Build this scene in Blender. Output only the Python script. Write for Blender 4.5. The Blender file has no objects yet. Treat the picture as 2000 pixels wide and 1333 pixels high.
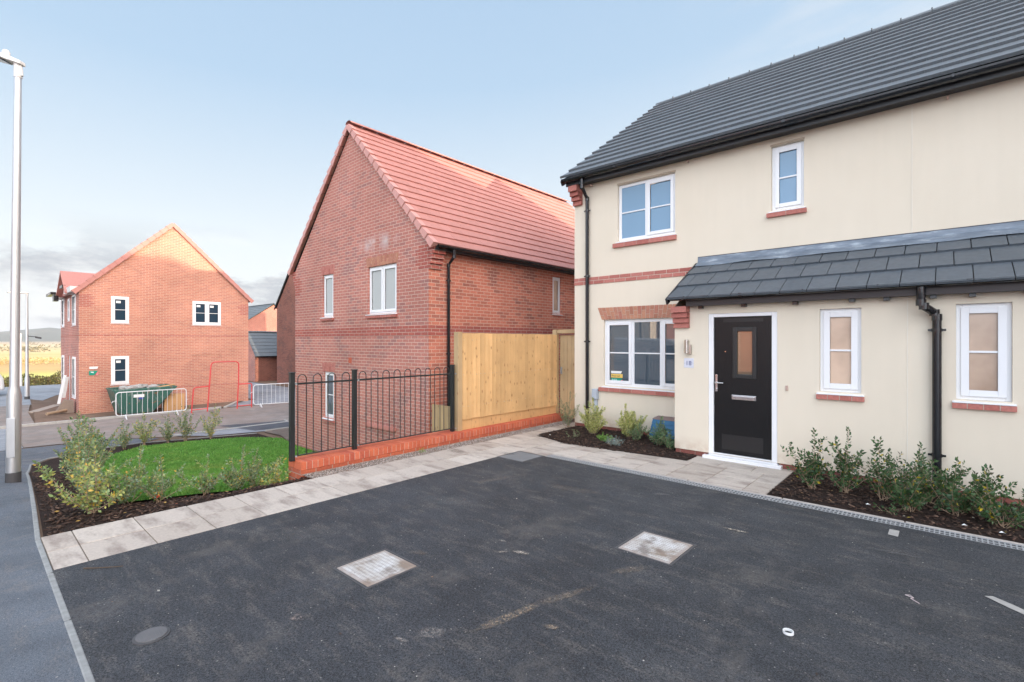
import bpy, bmesh, math, random
import numpy as np
from mathutils import Vector, Matrix
random.seed(7); RNG = np.random.default_rng(7)
SC = bpy.context.scene; COL = SC.collection
R = math.radians
# ---------------------------------------------------------------- camera
YAW = math.atan(855/959.)
cd = bpy.data.cameras.new('camera'); cam = bpy.data.objects.new('camera', cd); COL.objects.link(cam)
cam.location = (0, 0, 1.68); cam.rotation_euler = (R(90), 0, YAW)
cd.sensor_width = 36; cd.lens = 959/2000*36; cd.clip_start = .05; cd.clip_end = 9000
SC.camera = cam
# ---------------------------------------------------------------- light
SUN_EL, SUN_AZ = R(7.8), R(2.6)          # azimuth measured from +X towards +Y
SUNV = Vector((math.cos(SUN_EL)*math.cos(SUN_AZ), math.cos(SUN_EL)*math.sin(SUN_AZ), math.sin(SUN_EL)))
ld = bpy.data.lights.new('sun', 'SUN'); sun = bpy.data.objects.new('sun', ld); COL.objects.link(sun)
ld.energy = 2.3; ld.angle = R(.55); ld.color = (1, .80, .60)
sun.rotation_euler = SUNV.to_track_quat('Z', 'Y').to_euler(); sun.location = SUNV*60
SC.view_settings.view_transform = 'Standard'; SC.view_settings.look = 'None'
SC.view_settings.exposure = 1.54; SC.view_settings.gamma = 1

class NT:
    def __init__(s, nt): s.t = nt; s.n = nt.nodes; s.l = nt.links
    def new(s, ty, **k):
        n = s.n.new(ty)
        for a, b in k.items():
            if a.startswith('i_'):
                key = a[2:]; key = int(key) if key.isdigit() else key.replace('_', ' ')
                s.put(n.inputs[key], b)
            else: setattr(n, a, b)
        return n
    def put(s, inp, v):
        if hasattr(v, 'is_linked') or isinstance(v, bpy.types.NodeSocket): s.l.new(v, inp)
        else: inp.default_value = v
    def math(s, op, a, b=0., c=None, clamp=False):
        n = s.n.new('ShaderNodeMath'); n.operation = op; n.use_clamp = clamp
        s.put(n.inputs[0], a); s.put(n.inputs[1], b)
        if c is not None: s.put(n.inputs[2], c)
        return n.outputs[0]
    def vmath(s, op, a, b=(0, 0, 0)):
        n = s.n.new('ShaderNodeVectorMath'); n.operation = op
        s.put(n.inputs[0], a); s.put(n.inputs[1], b)
        return n.outputs[1] if op == 'DOT_PRODUCT' else n.outputs[0]
    def mix(s, f, a, b, blend='MIX'):
        n = s.n.new('ShaderNodeMix'); n.data_type = 'RGBA'; n.blend_type = blend
        s.put(n.inputs[0], f)
        for i, v in ((6, a), (7, b)):
            if isinstance(v, (tuple, list)) and len(v) == 3: v = (*v, 1)
            s.put(n.inputs[i], v)
        return n.outputs[2]
    def ramp(s, f, stops, interp='LINEAR'):
        n = s.n.new('ShaderNodeValToRGB'); n.color_ramp.interpolation = interp
        e = n.color_ramp.elements
        while len(e) < len(stops): e.new(.5)
        for q, (p, c) in zip(e, stops):
            q.position = p; q.color = (c, c, c, 1) if isinstance(c, (int, float)) else (*c, 1)
        s.put(n.inputs[0], f); return n.outputs[0]
    def noise(s, v, scale, detail=3, rough=.55, out=0):
        n = s.n.new('ShaderNodeTexNoise'); s.put(n.inputs['Vector'], v); n.inputs['Scale'].default_value = scale
        n.inputs['Detail'].default_value = detail; n.inputs['Roughness'].default_value = rough
        return n.outputs[out]
    def scale(s, v, sc):
        n = s.n.new('ShaderNodeMapping'); s.put(n.inputs[0], v); n.inputs['Scale'].default_value = sc; return n.outputs[0]
    def sep(s, v):
        n = s.n.new('ShaderNodeSeparateXYZ'); s.put(n.inputs[0], v); return n.outputs
    def comb(s, x, y, z):
        n = s.n.new('ShaderNodeCombineXYZ')
        for i, q in enumerate((x, y, z)): s.put(n.inputs[i], q)
        return n.outputs[0]
# ---------------------------------------------------------------- sky
W = bpy.data.worlds.new('World'); SC.world = W; W.use_nodes = True
w = NT(W.node_tree); w.n.clear()
tc = w.new('ShaderNodeTexCoord').outputs['Generated']
sky = w.new('ShaderNodeTexSky', sky_type='NISHITA', sun_disc=False, sun_elevation=SUN_EL, sun_rotation=R(90)-SUN_AZ,
            air_density=1.0, dust_density=1.2, ozone_density=1.0).outputs[0]
dx, dy, dz = w.sep(tc)
# pale thin veil in front of the blue: whiter towards the horizon, with an added boost sunward and behind the camera to fill shaded walls
K = 4.26
def kc(*c): return tuple(q*K for q in c)
veil = w.ramp(w.math('ADD', dz, w.math('MULTIPLY', dx, -.10)), [(0., kc(.96, .95, .94)), (.12, kc(.97, .97, .975)), (.26, kc(.86, .92, .965)), (.52, kc(.50, .67, .86)), (1., kc(.32, .50, .75))])
sidev = w.vmath('DOT_PRODUCT', tc, (.80, -.60, .0))
sb = w.new('ShaderNodeMapRange', interpolation_type='SMOOTHSTEP', i_Value=sidev, i_From_Min=-.35, i_From_Max=.95, i_To_Min=0., i_To_Max=1.).outputs[0]
veil = w.mix(sb, veil, kc(3.0, 3.3, 3.75))
glow = w.math('POWER', w.math('MAXIMUM', w.vmath('DOT_PRODUCT', tc, tuple(SUNV)), 0.), 4.)
warm = w.mix(w.math('MULTIPLY', glow, .85, clamp=True), veil, kc(8.3, 6.6, 5.3))
base = w.mix(.94, sky, warm)
# clouds: a low broken bank and a few high wisps
den = w.math('ADD', w.math('MAXIMUM', dz, 0.), .10)
cp = w.comb(w.math('DIVIDE', dx, den), w.math('DIVIDE', dy, den), 0.)
CLX = 2.2
cq = w.comb(w.math('ADD', dx, CLX), w.math('ADD', dy, 1.1), w.math('MULTIPLY', dz, 3.2))
cn = w.noise(cq, 4.2, 8, .62)
low = w.ramp(dz, [(0., .35), (.04, .9), (.12, 1.), (.16, .4), (.20, 0.)])
cm = w.math('MULTIPLY', w.ramp(cn, [(.475, 0.), (.545, 1.)]), low)
shade = w.ramp(w.noise(w.vmath('ADD', cq, (0., 0., -.045)), 4.2, 8, .62), [(.44, kc(.97, .97, .97)), (.58, kc(.54, .57, .61))])
base = w.mix(w.math('MULTIPLY', cm, w.math('MULTIPLY_ADD', sb, -.9, .9)), base, shade)
wp = w.scale(cp, (.55, 1.5, 1)); wis = w.ramp(w.noise(wp, 1.1, 6, .6), [(.45, 0.), (.66, 1.)])
hi = w.math('MULTIPLY', w.math('MULTIPLY', wis, w.ramp(dz, [(.3, 0.), (.42, .85)])), w.math('MULTIPLY', w.math('ADD', dx, .34), 4.5, clamp=True))
base = w.mix(w.math('MULTIPLY', hi, w.math('MULTIPLY_ADD', sb, -1., 1.)), base, kc(.86, .87, .88))
bg = w.new('ShaderNodeBackground', i_Color=base, i_Strength=.086)
w.l.new(bg.outputs[0], w.new('ShaderNodeOutputWorld').inputs[0])

# ---------------------------------------------------------------- materials
MATS = {}
def material(name):
    m = bpy.data.materials.new(name); m.use_nodes = True
    t = NT(m.node_tree); b = t.n['Principled BSDF']; MATS[name] = m
    return m, t, b
def setp(t, b, **k):
    names = dict(color='Base Color', rough='Roughness', metal='Metallic', spec='Specular IOR Level', ior='IOR', coat='Coat Weight', alpha='Alpha', trans='Transmission Weight', sub='Subsurface Weight', normal='Normal', emis='Emission Color', es='Emission Strength')
    for a, v in k.items():
        if isinstance(v, (tuple, list)) and len(v) == 3: v = (*v, 1)
        t.put(b.inputs[names[a]], v)
def bump(t, h, strength=.3, dist=.01, normal=None):
    n = t.new('ShaderNodeBump', i_Height=h, i_Strength=strength, i_Distance=dist)
    if normal is not None: t.put(n.inputs['Normal'], normal)
    return n.outputs[0]
def obc(t): return t.new('ShaderNodeTexCoord').outputs['Object']
def simple(name, color, rough=.6, var=.12, vs=6., metal=0., spec=.5, bs=0., bscale=60., **k):
    m, t, b = material(name); o = obc(t)
    n = t.noise(o, vs, 4)
    f = t.math('MULTIPLY_ADD', n, 2*var, 1-var)
    c = t.mix(1., color, t.comb(f, f, f), 'MULTIPLY')
    setp(t, b, color=c, rough=t.math('MULTIPLY_ADD', n, .12, rough-.06), metal=metal, spec=spec, **k)
    if bs: setp(t, b, normal=bump(t, t.noise(o, bscale, 3), bs, .004))
    return m
def wallvec(t):
    x, y, z = t.sep(obc(t)); return t.comb(t.math('ADD', x, y), z, 0.), x, y, z
def brick(name, c1, c2, dark, mortar, darkamt=.35, soldier=False, sat=1.):
    m, t, b = material(name); v, x, y, z = wallvec(t)
    if soldier: v = t.comb(z, t.math('ADD', x, y), 0.)
    def bt(a, c, bias, off=(0, 0, 0)):
        n = t.new('ShaderNodeTexBrick', i_Vector=t.vmath('ADD', v, off), i_Scale=1., i_Mortar_Size=.0065, i_Mortar_Smooth=.25, i_Bias=bias, i_Brick_Width=.225, i_Row_Height=.075)
        n.inputs['Color1'].default_value = (*a, 1); n.inputs['Color2'].default_value = (*c, 1); n.inputs['Mortar'].default_value = (*mortar, 1)
        return n
    b1 = bt(c1, c2, 0.); b2 = bt((0, 0, 0), (1, 1, 1), 0., (0., 0., 0.))
    rnd = t.noise(t.vmath('MULTIPLY', t.vmath('SNAP', v, (.225, .075, 1)), (7.3, 17.1, 0)), 3.1, 1)
    patch = t.noise(v, .9, 3)
    dk = t.ramp(t.math('ADD', t.math('MULTIPLY', b2.outputs[0], .30), t.math('MULTIPLY', patch, 1.0)), [(.66, 0.), (.86, 1.)])
    dk = t.math('MULTIPLY', dk, darkamt*1.6, clamp=True)
    col = t.mix(dk, b1.outputs[0], dark)
    col = t.mix(.5, col, t.ramp(t.noise(v, 34, 4), [(.3, .62), (.7, 1.25)]), 'MULTIPLY')
    if name == 'red_multi_brick':                      # lime bloom washed down over the first-floor window head
        q = t.new('ShaderNodeVectorMath', operation='LENGTH'); t.put(q.inputs[0], t.comb(t.math('DIVIDE', t.math('ADD', x, 10.15), .95), t.math('DIVIDE', t.math('SUBTRACT', z, 4.02), .26), 0.))
        bl = t.math('MULTIPLY', t.ramp(q.outputs['Value'], [(.2, .9), (1., 0.)]), t.ramp(t.noise(t.scale(v, (2.2, 1.2, 1)), 1.6, 5, .6), [(.42, 0.), (.62, 1.)])); col = t.mix(bl, col, (.62, .56, .56))
    fac = b1.outputs['Fac']
    mort = t.mix(t.noise(v, 5, 3), mortar, tuple(q*.72 for q in mortar))
    col = t.mix(fac, col, mort)
    st = t.ramp(t.noise(v, .55, 5, .6), [(.35, .86), (.65, 1.1)])
    col = t.mix(1., col, st, 'MULTIPLY')
    h = t.math('SUBTRACT', t.math('MULTIPLY', t.noise(v, 60, 3), .35), fac)
    setp(t, b, color=col, rough=.88, spec=.25, normal=bump(t, h, .55, .007))
    return m
def island(name, cols, rough=.85, nscale=30, namt=.5, bs=.3, spec=.3, coat=0.):
    m, t, b = material(name); o = obc(t)
    r = t.new('ShaderNodeNewGeometry').outputs['Random Per Island']
    k = len(cols); c = t.ramp(r, [(i/max(1, k-1), q) for i, q in enumerate(cols)])
    n = t.noise(o, nscale, 4)
    c = t.mix(namt, c, t.ramp(n, [(.3, .6), (.7, 1.3)]), 'MULTIPLY')
    if name == 'grass_blade': c = t.mix(t.ramp(t.noise(o, .9, 4), [(.50, 0.), (.72, .55)]), c, (.24, .30, .07)); c = t.mix(t.ramp(t.noise(t.vmath('ADD', o, (9., 0., 0.)), 2.2, 3), [(.52, 0.), (.70, .5)]), c, (.06, .17, .03))
    setp(t, b, color=c, rough=rough, spec=spec, coat=coat, normal=bump(t, n, bs, .004))
    return m
BR_RED = brick('red_multi_brick', (.50, .205, .16), (.45, .178, .142), (.32, .165, .15), (.70, .50, .43), .5)
BR_OR = brick('warm_lit_brick', (.55, .245, .165), (.48, .20, .14), (.42, .195, .15), (.68, .50, .41), .22)  # red brick shifted to orange: the warm eastern glow is put into the colour
BR_BAND = brick('smooth_red_brick', (.44, .13, .10), (.38, .11, .09), (.3, .1, .09), (.60, .42, .35), .1)
BR_LIGHT = brick('light_red_brick', (.46, .16, .12), (.42, .14, .11), (.36, .13, .11), (.60, .46, .38), .15)
M_PLINTH = brick('plinth_brick', (.27, .095, .075), (.22, .08, .065), (.14, .07, .06), (.3, .2, .16), .4)
BR_BROWN = brick('brown_brick', (.27, .10, .075), (.22, .08, .06), (.12, .06, .055), (.34, .22, .17), .4)
M_BRICKS = island('loose_red_bricks', [(.50, .115, .06), (.58, .15, .075), (.45, .10, .06), (.62, .18, .10)], .82, 40, .35)
M_BUFFARCH = island('arch_buff_red_bricks', [(.42, .19, .12), (.50, .25, .16), (.36, .15, .10), (.46, .22, .15), (.40, .16, .115)], .85, 40, .4)
M_SILLBR = island('sill_red_bricks', [(.40, .135, .11), (.50, .20, .165), (.36, .115, .095)], .8, 50, .5)
M_TILERED = island('red_concrete_tile', [(.45, .205, .175), (.475, .22, .19), (.435, .197, .167)], .62, 14, .18, .15)
M_TILEVERGE = island('red_verge_unit', [(.56, .29, .26), (.59, .31, .275), (.53, .27, .235)], .55, 8, .15, .1)
M_SLATE = island('slate_grey_tile', [(.125, .142, .158), (.133, .15, .166), (.12, .136, .152), (.14, .157, .173)], .50, 16, .28, .2, .5)
M_SLATE2 = island('slate_grey_porch_tile', [(.082, .098, .115), (.088, .105, .123), (.078, .094, .11), (.092, .109, .127)], .50, 16, .35, .25, .5)
M_MORTAR = simple('mortar', (.48, .38, .31), .9, .15, 20)
M_PVC = simple('white_upvc', (.80, .81, .83), .32, .02, 3, spec=.5)
M_PVC2 = simple('white_painted_trim', (.62, .62, .61), .5, .05, 3)
M_BLACK = simple('black_gutter_plastic', (.012, .013, .016), .24, .1, 3, spec=.6)
M_FASCIA = simple('dark_fascia_board', (.022, .024, .028), .45, .2, 3, spec=.5)
M_BLKMET = simple('black_painted_steel', (.018, .021, .022), .35, .2, 20, spec=.5)
M_GREYPL = simple('pale_grey_plastic', (.42, .48, .55), .5, .05, 8)
M_LEAD = None
def mk_lead():
    m, t, b = material('lead_flashing'); o = obc(t)
    n = t.noise(t.scale(o, (1.2, 1, 6)), 2.5, 5, .65)
    c = t.ramp(n, [(.3, (.12, .15, .19)), (.55, (.20, .24, .29)), (.72, (.42, .47, .52))])
    setp(t, b, color=c, rough=.5, metal=.2, normal=bump(t, t.noise(o, 9, 3), .5, .02)); return m
M_LEAD = mk_lead()
def mk_render():
    m, t, b = material('cream_render'); o = obc(t); x, y, z = t.sep(o)
    c = t.ramp(t.noise(t.scale(o, (1, 1, 1)), 1.1, 5, .6), [(.3, (.715, .640, .522)), (.7, (.740, .665, .548))])
    st = t.noise(t.scale(o, (6, 6, .5)), 1.4, 4, .6)           # faint vertical weather streaks
    c = t.mix(.07, c, t.ramp(st, [(.35, .80), (.6, 1.06)]), 'MULTIPLY')
    sp = t.ramp(z, [(0., 1.), (.28, 0.)])                        # soil splashed up the foot of the wall
    sp = t.math('MULTIPLY', sp, t.ramp(t.noise(o, 7, 5, .7), [(.38, 0.), (.62, .55)]))
    c = t.mix(sp, c, (.42, .25, .17))
    h = t.math('ADD', t.noise(o, 230, 2), t.math('MULTIPLY', t.noise(o, 60, 2), .6))
    setp(t, b, color=c, rough=.9, spec=.2, normal=bump(t, h, .38, .003)); return m
M_RENDER = mk_render()
def glass(name, base=(.03, .035, .04), rough=.0, ior=2.1, wob=.0):
    m, t, b = material(name); o = obc(t)
    setp(t, b, color=base, rough=rough, ior=ior, spec=.5)
    setp(t, b, normal=bump(t, t.noise(o, 1.1, 1), .05, .02))
    return m
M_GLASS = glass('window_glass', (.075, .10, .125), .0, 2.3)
M_GLASSHI = glass('upper_window_glass', (.15, .28, .42), .0, 1.7)  # blue of the mirrored sky put into the base colour
M_GLASSWH = glass('pale_reflection_glass', (.40, .42, .42), .0, 2.0)  # whitish sky reflection painted into the pane's base colour
M_GLASSDK = glass('dark_window_glass', (.02, .045, .07), .02, 1.5)
def mk_frost():
    m, t, b = material('frosted_glass'); o = obc(t)
    c = t.ramp(t.noise(o, 1.1, 4), [(.36, (.34, .22, .145)), (.64, (.66, .48, .35))])  # warm reflection painted into the tan of the pane
    setp(t, b, color=c, rough=.28, ior=1.9, normal=bump(t, t.noise(o, 90, 2), .25, .003)); return m
M_FROST = mk_frost()
def mk_asphalt(name, base, light, dusty=.0, dustcol=(.30, .24, .18), rough=.82, speck=True, wet=0.):
    m, t, b = material(name); o = obc(t)
    f = t.noise(o, 240, 2, .8); f2 = t.noise(o, 75, 5, .85)
    big = t.noise(o, .55, 5, .6); mid = t.noise(o, 2.6, 5, .65)
    c = t.mix(t.ramp(t.math('ADD', t.math('MULTIPLY', f, .55), t.math('MULTIPLY', f2, .45)), [(.44, 0.), (.57, 1.)]), base, light)
    c = t.mix(1., c, t.ramp(t.math('ADD', t.math('MULTIPLY', big, .5), t.math('MULTIPLY', mid, .5)), [(.32, .68), (.68, 1.40)]), 'MULTIPLY')
    if dusty:
        d = t.ramp(t.noise(t.scale(o, (1.3, .8, 1)), 1.2, 8, .72), [(.56-dusty*.2, 0.), (.80-dusty*.2, .7)])
        c = t.mix(d, c, dustcol)
    if speck:
        vo = t.new('ShaderNodeTexVoronoi', voronoi_dimensions='2D', i_Vector=o, i_Scale=15., i_Randomness=1.)
        s_ = t.ramp(vo.outputs['Distance'], [(.0, 1.), (.05, 1.), (.07, 0.)])
        cx = t.sep(vo.outputs['Color']); s_ = t.math('LESS_THAN', vo.outputs['Distance'], t.math('MULTIPLY', t.math('POWER', cx[0], 3.), .085))
        s_ = t.math('MULTIPLY', s_, t.ramp(t.noise(o, 1.9, 3), [(.40, .45), (.58, 1.)]))
        c = t.mix(t.math('MULTIPLY', s_, t.math('MULTIPLY_ADD', cx[1], .5, .2)), c, (.42, .40, .37))
        sc_ = t.ramp(t.noise(t.scale(t.vmath('ADD', o, (3., 0., 0.)), (1.0, 3.2, 1)), 2.4, 7, .75), [(.50, 0.), (.70, .6)])   # tyre scuffs and trodden dust
        c = t.mix(t.math('MULTIPLY', sc_, t.ramp(f2, [(.44, .0), (.56, 1.)])), c, (.23, .205, .18))
    setp(t, b, color=c, rough=t.math('MULTIPLY_ADD', t.noise(o, 1.4, 4), .3, rough-.2), spec=.35,
         normal=bump(t, t.math('ADD', f, f2), .5, .006)); return m
M_DRIVE = mk_asphalt('driveway_asphalt', (.007, .0085, .011), (.078, .084, .095), .10, (.16, .145, .13), .76)
M_PAVE = mk_asphalt('pavement_asphalt', (.055, .066, .082), (.16, .182, .212), .05, (.3, .27, .24))
M_ROAD = mk_asphalt('muddy_road_asphalt', (.19, .165, .155), (.29, .255, .235), .55, (.27, .20, .165), .8, False)
M_ROADBL = mk_asphalt('street_asphalt', (.20, .215, .245), (.30, .32, .35), .1, (.3, .26, .22), .72, False)
M_NEWASPH = mk_asphalt('new_asphalt', (.05, .055, .065), (.11, .12, .14), .1, (.2, .2, .2), .8, False)
def mk_slab():
    m, t, b = material('paving_slab'); o = obc(t)
    r = t.new('ShaderNodeNewGeometry').outputs['Random Per Island']
    c = t.ramp(r, [(0., (.43, .375, .325)), (.5, (.485, .43, .38)), (1., (.54, .485, .43))])
    sh = t.vmath('ADD', o, t.comb(t.math('MULTIPLY', r, 31.), t.math('MULTIPLY', r, 17.), 0.))
    n = t.noise(t.scale(sh, (1.6, 4.5, 1)), 1.25, 6, .62)       # dark water stains on each flag
    c = t.mix(t.ramp(n, [(.49, 0.), (.66, .65)]), c, (.20, .155, .135))
    n2 = t.noise(o, 45, 4)
    c = t.mix(.5, c, t.ramp(n2, [(.3, .78), (.7, 1.18)]), 'MULTIPLY')
    h = t.noise(t.scale(sh, (1, 3.0, 1)), 5, 4)
    setp(t, b, color=c, rough=.72, spec=.4, normal=bump(t, h, .35, .012)); return m
M_SLAB = mk_slab()
M_SAND = simple('joint_sand', (.20, .165, .135), .95, .2, 30)
M_KERB = simple('concrete_kerb', (.40, .39, .37), .85, .22, 9, bs=.4)
M_KERBDK = simple('weathered_concrete_edging', (.27, .28, .28), .88, .45, 16, bs=.5)
def mk_soil(name, a, c_, sc=30):
    m, t, b = material(name); o = obc(t)
    n = t.noise(o, sc, 6, .7); n2 = t.noise(o, 1.2, 4)
    c = t.mix(1., t.mix(n, a, c_), t.ramp(n2, [(.3, .7), (.7, 1.25)]), 'MULTIPLY')
    setp(t, b, color=c, rough=.95, spec=.2, normal=bump(t, n, .9, .03)); return m
M_MULCH = mk_soil('bark_mulch', (.012, .008, .007), (.055, .035, .028))
M_CHIP = island('bark_chip', [(.02, .012, .01), (.08, .045, .032), (.03, .018, .014), (.17, .105, .075), (.015, .01, .009), (.06, .034, .025), (.025, .016, .013), (.11, .07, .05)], .85, 60, .5)
M_SOIL = mk_soil('site_soil', (.13, .085, .06), (.24, .17, .13), 12)
M_GRAVELB = mk_soil('gravel_bed', (.14, .11, .09), (.30, .25, .22), 60)
M_STONE = island('pea_gravel', [(.34, .28, .25), (.50, .46, .43), (.22, .16, .13), (.42, .31, .25), (.60, .56, .52), (.16, .13, .12)], .8, 50, .2, .1)
def mk_turf():
    m, t, b = material('turf'); o = obc(t)
    n = t.noise(o, 22, 5, .7); n2 = t.noise(o, 1.6, 4)
    c = t.mix(n, (.05, .14, .02), (.10, .25, .035)); c = t.mix(1., c, t.ramp(n2, [(.3, .75), (.7, 1.2)]), 'MULTIPLY')
    setp(t, b, color=c, rough=.9, spec=.15, normal=bump(t, n, .8, .02)); return m
M_TURF = mk_turf()
M_BLADE = island('grass_blade', [(.085, .24, .035), (.135, .32, .055), (.10, .27, .045), (.20, .35, .08)], .6, 3, .4, 0.)
def leafmat(name, cols):
    m, t, b = material(name)
    r = t.new('ShaderNodeNewGeometry').outputs['Random Per Island']
    k = len(cols); c = t.ramp(r, [(i/k, q) for i, q in enumerate(cols)], 'CONSTANT')
    setp(t, b, color=c, rough=.42, spec=.5)
    tr = t.new('ShaderNodeBsdfTranslucent'); t.put(tr.inputs[0], t.mix(1., c, (1.2, 1.3, .7), 'MULTIPLY'))
    ms = t.new('ShaderNodeMixShader'); ms.inputs[0].default_value = .25
    t.l.new(b.outputs[0], ms.inputs[1]); t.l.new(tr.outputs[0], ms.inputs[2])
    t.l.new(ms.outputs[0], t.n['Material Output'].inputs[0]); return m
G1, G2, G3 = (.11, .23, .09), (.18, .31, .12), (.27, .38, .27)
L_SHRUB = leafmat('shrub_leaf', [G1, G2, G3, (.15, .22, .07), (.07, .13, .06), (.20, .24, .08), (.17, .22, .16), (.16, .26, .13), (.38, .40, .14), (.26, .35, .26), (.21, .30, .15), (.32, .40, .30), (.16, .26, .12), (.34, .38, .16), (.20, .30, .18), (.14, .24, .11), (.28, .36, .2), (.18, .28, .14), (.58, .36, .07)])
L_YELLOW = leafmat('yellowing_leaf', [(.32, .40, .11), (.46, .48, .15), (.20, .30, .10), (.52, .50, .16), (.26, .34, .13), (.17, .26, .11), (.38, .43, .16), (.22, .32, .15), (.30, .38, .2), (.42, .45, .16), (.24, .34, .14), (.64, .42, .08)])
L_DARK = leafmat('dark_glossy_leaf', [(.045, .11, .045), (.06, .14, .05), (.065, .13, .045), (.035, .085, .04), (.10, .17, .06), (.05, .11, .04), (.08, .10, .05), (.04, .09, .03), (.06, .13, .05), (.09, .15, .06), (.05, .10, .035), (.06, .12, .045), (.045, .10, .04), (.08, .15, .05), (.04, .09, .035), (.07, .12, .04), (.05, .11, .04), (.09, .085, .05), (.06, .13, .05), (.05, .11, .04), (.08, .15, .06), (.50, .38, .03)])
L_VARIEG = leafmat('variegated_leaf', [(.58, .58, .20), (.66, .64, .30), (.30, .38, .10), (.54, .54, .18), (.68, .66, .34), (.62, .6, .22), (.22, .3, .08)])
L_LIME = leafmat('lime_leaf', [(.16, .36, .06), (.22, .44, .08), (.12, .28, .05)])
L_GREYBL = leafmat('grey_blue_leaf', [(.22, .32, .33), (.30, .40, .40), (.16, .25, .26)])
L_SAGE = leafmat('sage_green_leaf', [(.10, .19, .10), (.16, .27, .13), (.07, .14, .07), (.22, .32, .14), (.12, .2, .09)])
L_DRY = leafmat('fallen_leaf', [(.45, .20, .05), (.30, .14, .06), (.50, .30, .08), (.22, .12, .07), (.55, .12, .05)])
M_STEM = simple('woody_stem', (.34, .245, .165), .8, .2, 20)
M_STEMG = simple('green_stem', (.16, .17, .07), .7, .2, 20)
def mk_wood(name, a, b_, axis='x', knots=1., grain=(22, 22, 1.2)):
    m, t, b = material(name); o = obc(t)
    r = t.new('ShaderNodeNewGeometry').outputs['Random Per Island']
    off = t.vmath('ADD', o, t.comb(0., 0., t.math('MULTIPLY', r, 23.)))
    n = t.noise(t.scale(off, grain), 1.5, 5, .6)
    c = t.mix(n, a, b_); c = t.mix(.6, c, t.ramp(r, [(0., .80), (1., 1.18)]), 'MULTIPLY')
    x_, y_, z_ = t.sep(o); vo = t.new('ShaderNodeTexVoronoi', voronoi_dimensions='2D', i_Vector=t.comb(t.math('MULTIPLY', t.math('ADD', x_, y_), 8.3), t.math('MULTIPLY', z_, 4.1), 0.), i_Scale=1., i_Randomness=1.)
    k = t.math('MULTIPLY', t.ramp(vo.outputs['Distance'], [(.02, 1.), (.16, 0.)]), t.ramp(t.sep(vo.outputs['Color'])[0], [(.0, 0.), (1-.55*knots, 0.), (1-.54*knots, .85)]))
    c = t.mix(t.math('MULTIPLY', k, t.ramp(t.noise(t.comb(t.math('ADD', x_, y_), t.math('MULTIPLY', z_, 3.), 0.), 1.6, 3), [(.40, .1), (.60, 1.)])), c, (.22, .09, .035))
    c = t.mix(1., c, t.ramp(t.noise(o, 1.3, 4), [(.35, .86), (.65, 1.08)]), 'MULTIPLY')
    setp(t, b, color=c, rough=.75, spec=.25, normal=bump(t, n, .25, .004)); return m
M_FENCE = mk_wood('treated_softwood', (.54, .32, .135), (.72, .465, .225), knots=1.5)
M_FENCE2 = mk_wood('treated_softwood_greyer', (.44, .30, .16), (.58, .42, .24), knots=.8)
M_PLY = mk_wood('plywood', (.55, .31, .14), (.64, .40, .20), knots=.3)
def mk_door():
    m, t, b = material('black_woodgrain_door'); o = obc(t)
    n = t.noise(t.scale(o, (50, 50, 4)), 1.5, 4, .6)
    setp(t, b, color=t.mix(n, (.004, .005, .006), (.012, .012, .013)), rough=.30, ior=1.38, normal=bump(t, n, .8, .004)); return m
M_DOOR = mk_door()
M_DOORH = simple('door_crossgrain', (.011, .011, .012), .4, .4, 30, bs=.3, bscale=20)
M_STEEL = simple('polished_steel', (.75, .73, .72), .16, .03, 10, metal=1.)
M_STEELB = simple('brushed_steel', (.55, .52, .48), .32, .06, 30, metal=1.)
def mk_galv():
    m, t, b = material('galvanised_steel'); o = obc(t)
    n = t.noise(t.scale(o, (1, 1, .35)), 7, 5, .6)
    setp(t, b, color=t.mix(n, (.40, .42, .44), (.62, .64, .66)), rough=.42, metal=.75, normal=bump(t, t.noise(o, 40, 2), .1, .003)); return m
M_GALV = mk_galv()
M_REDP = simple('red_painted_steel', (.62, .06, .06), .4, .1, 5)
M_WHITEP = simple('white_galvanised_barrier', (.72, .74, .76), .4, .1, 5, metal=.15)
def mk_skip():
    m, t, b = material('green_skip_paint'); o = obc(t)
    n = t.noise(t.scale(o, (2.5, 2.5, .8)), 2, 6, .65)
    c = t.mix(t.ramp(n, [(.52, 0.), (.66, 1.)]), (.03, .115, .09), (.17, .21, .19))
    c = t.mix(t.ramp(t.noise(o, 5, 5), [(.62, 0.), (.68, 1.)]), c, (.20, .10, .05))
    setp(t, b, color=c, rough=.55); return m
M_SKIP = mk_skip()
M_BAG = simple('rubble_sack', (.34, .34, .33), .6, .2, 8)
M_GREEN = simple('sign_green', (.0, .28, .19), .4, .02)
M_YEL = simple('sign_yellow', (.75, .52, .14), .4, .02)
M_SIGNW = simple('sign_white', (.78, .80, .80), .4, .02)
M_PINK = simple('sign_pink', (.72, .22, .26), .4, .02)
M_INK = simple('sign_ink', (.05, .05, .06), .5, .02)
M_INKBL = simple('sign_blue_ink', (.06, .07, .20), .4, .02)
M_BLUEBOX = simple('blue_plastic', (.02, .13, .27), .45, .1, 12)
M_IRON = simple('cast_iron', (.075, .075, .08), .6, .25, 12, bs=.5, bscale=120)
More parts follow.
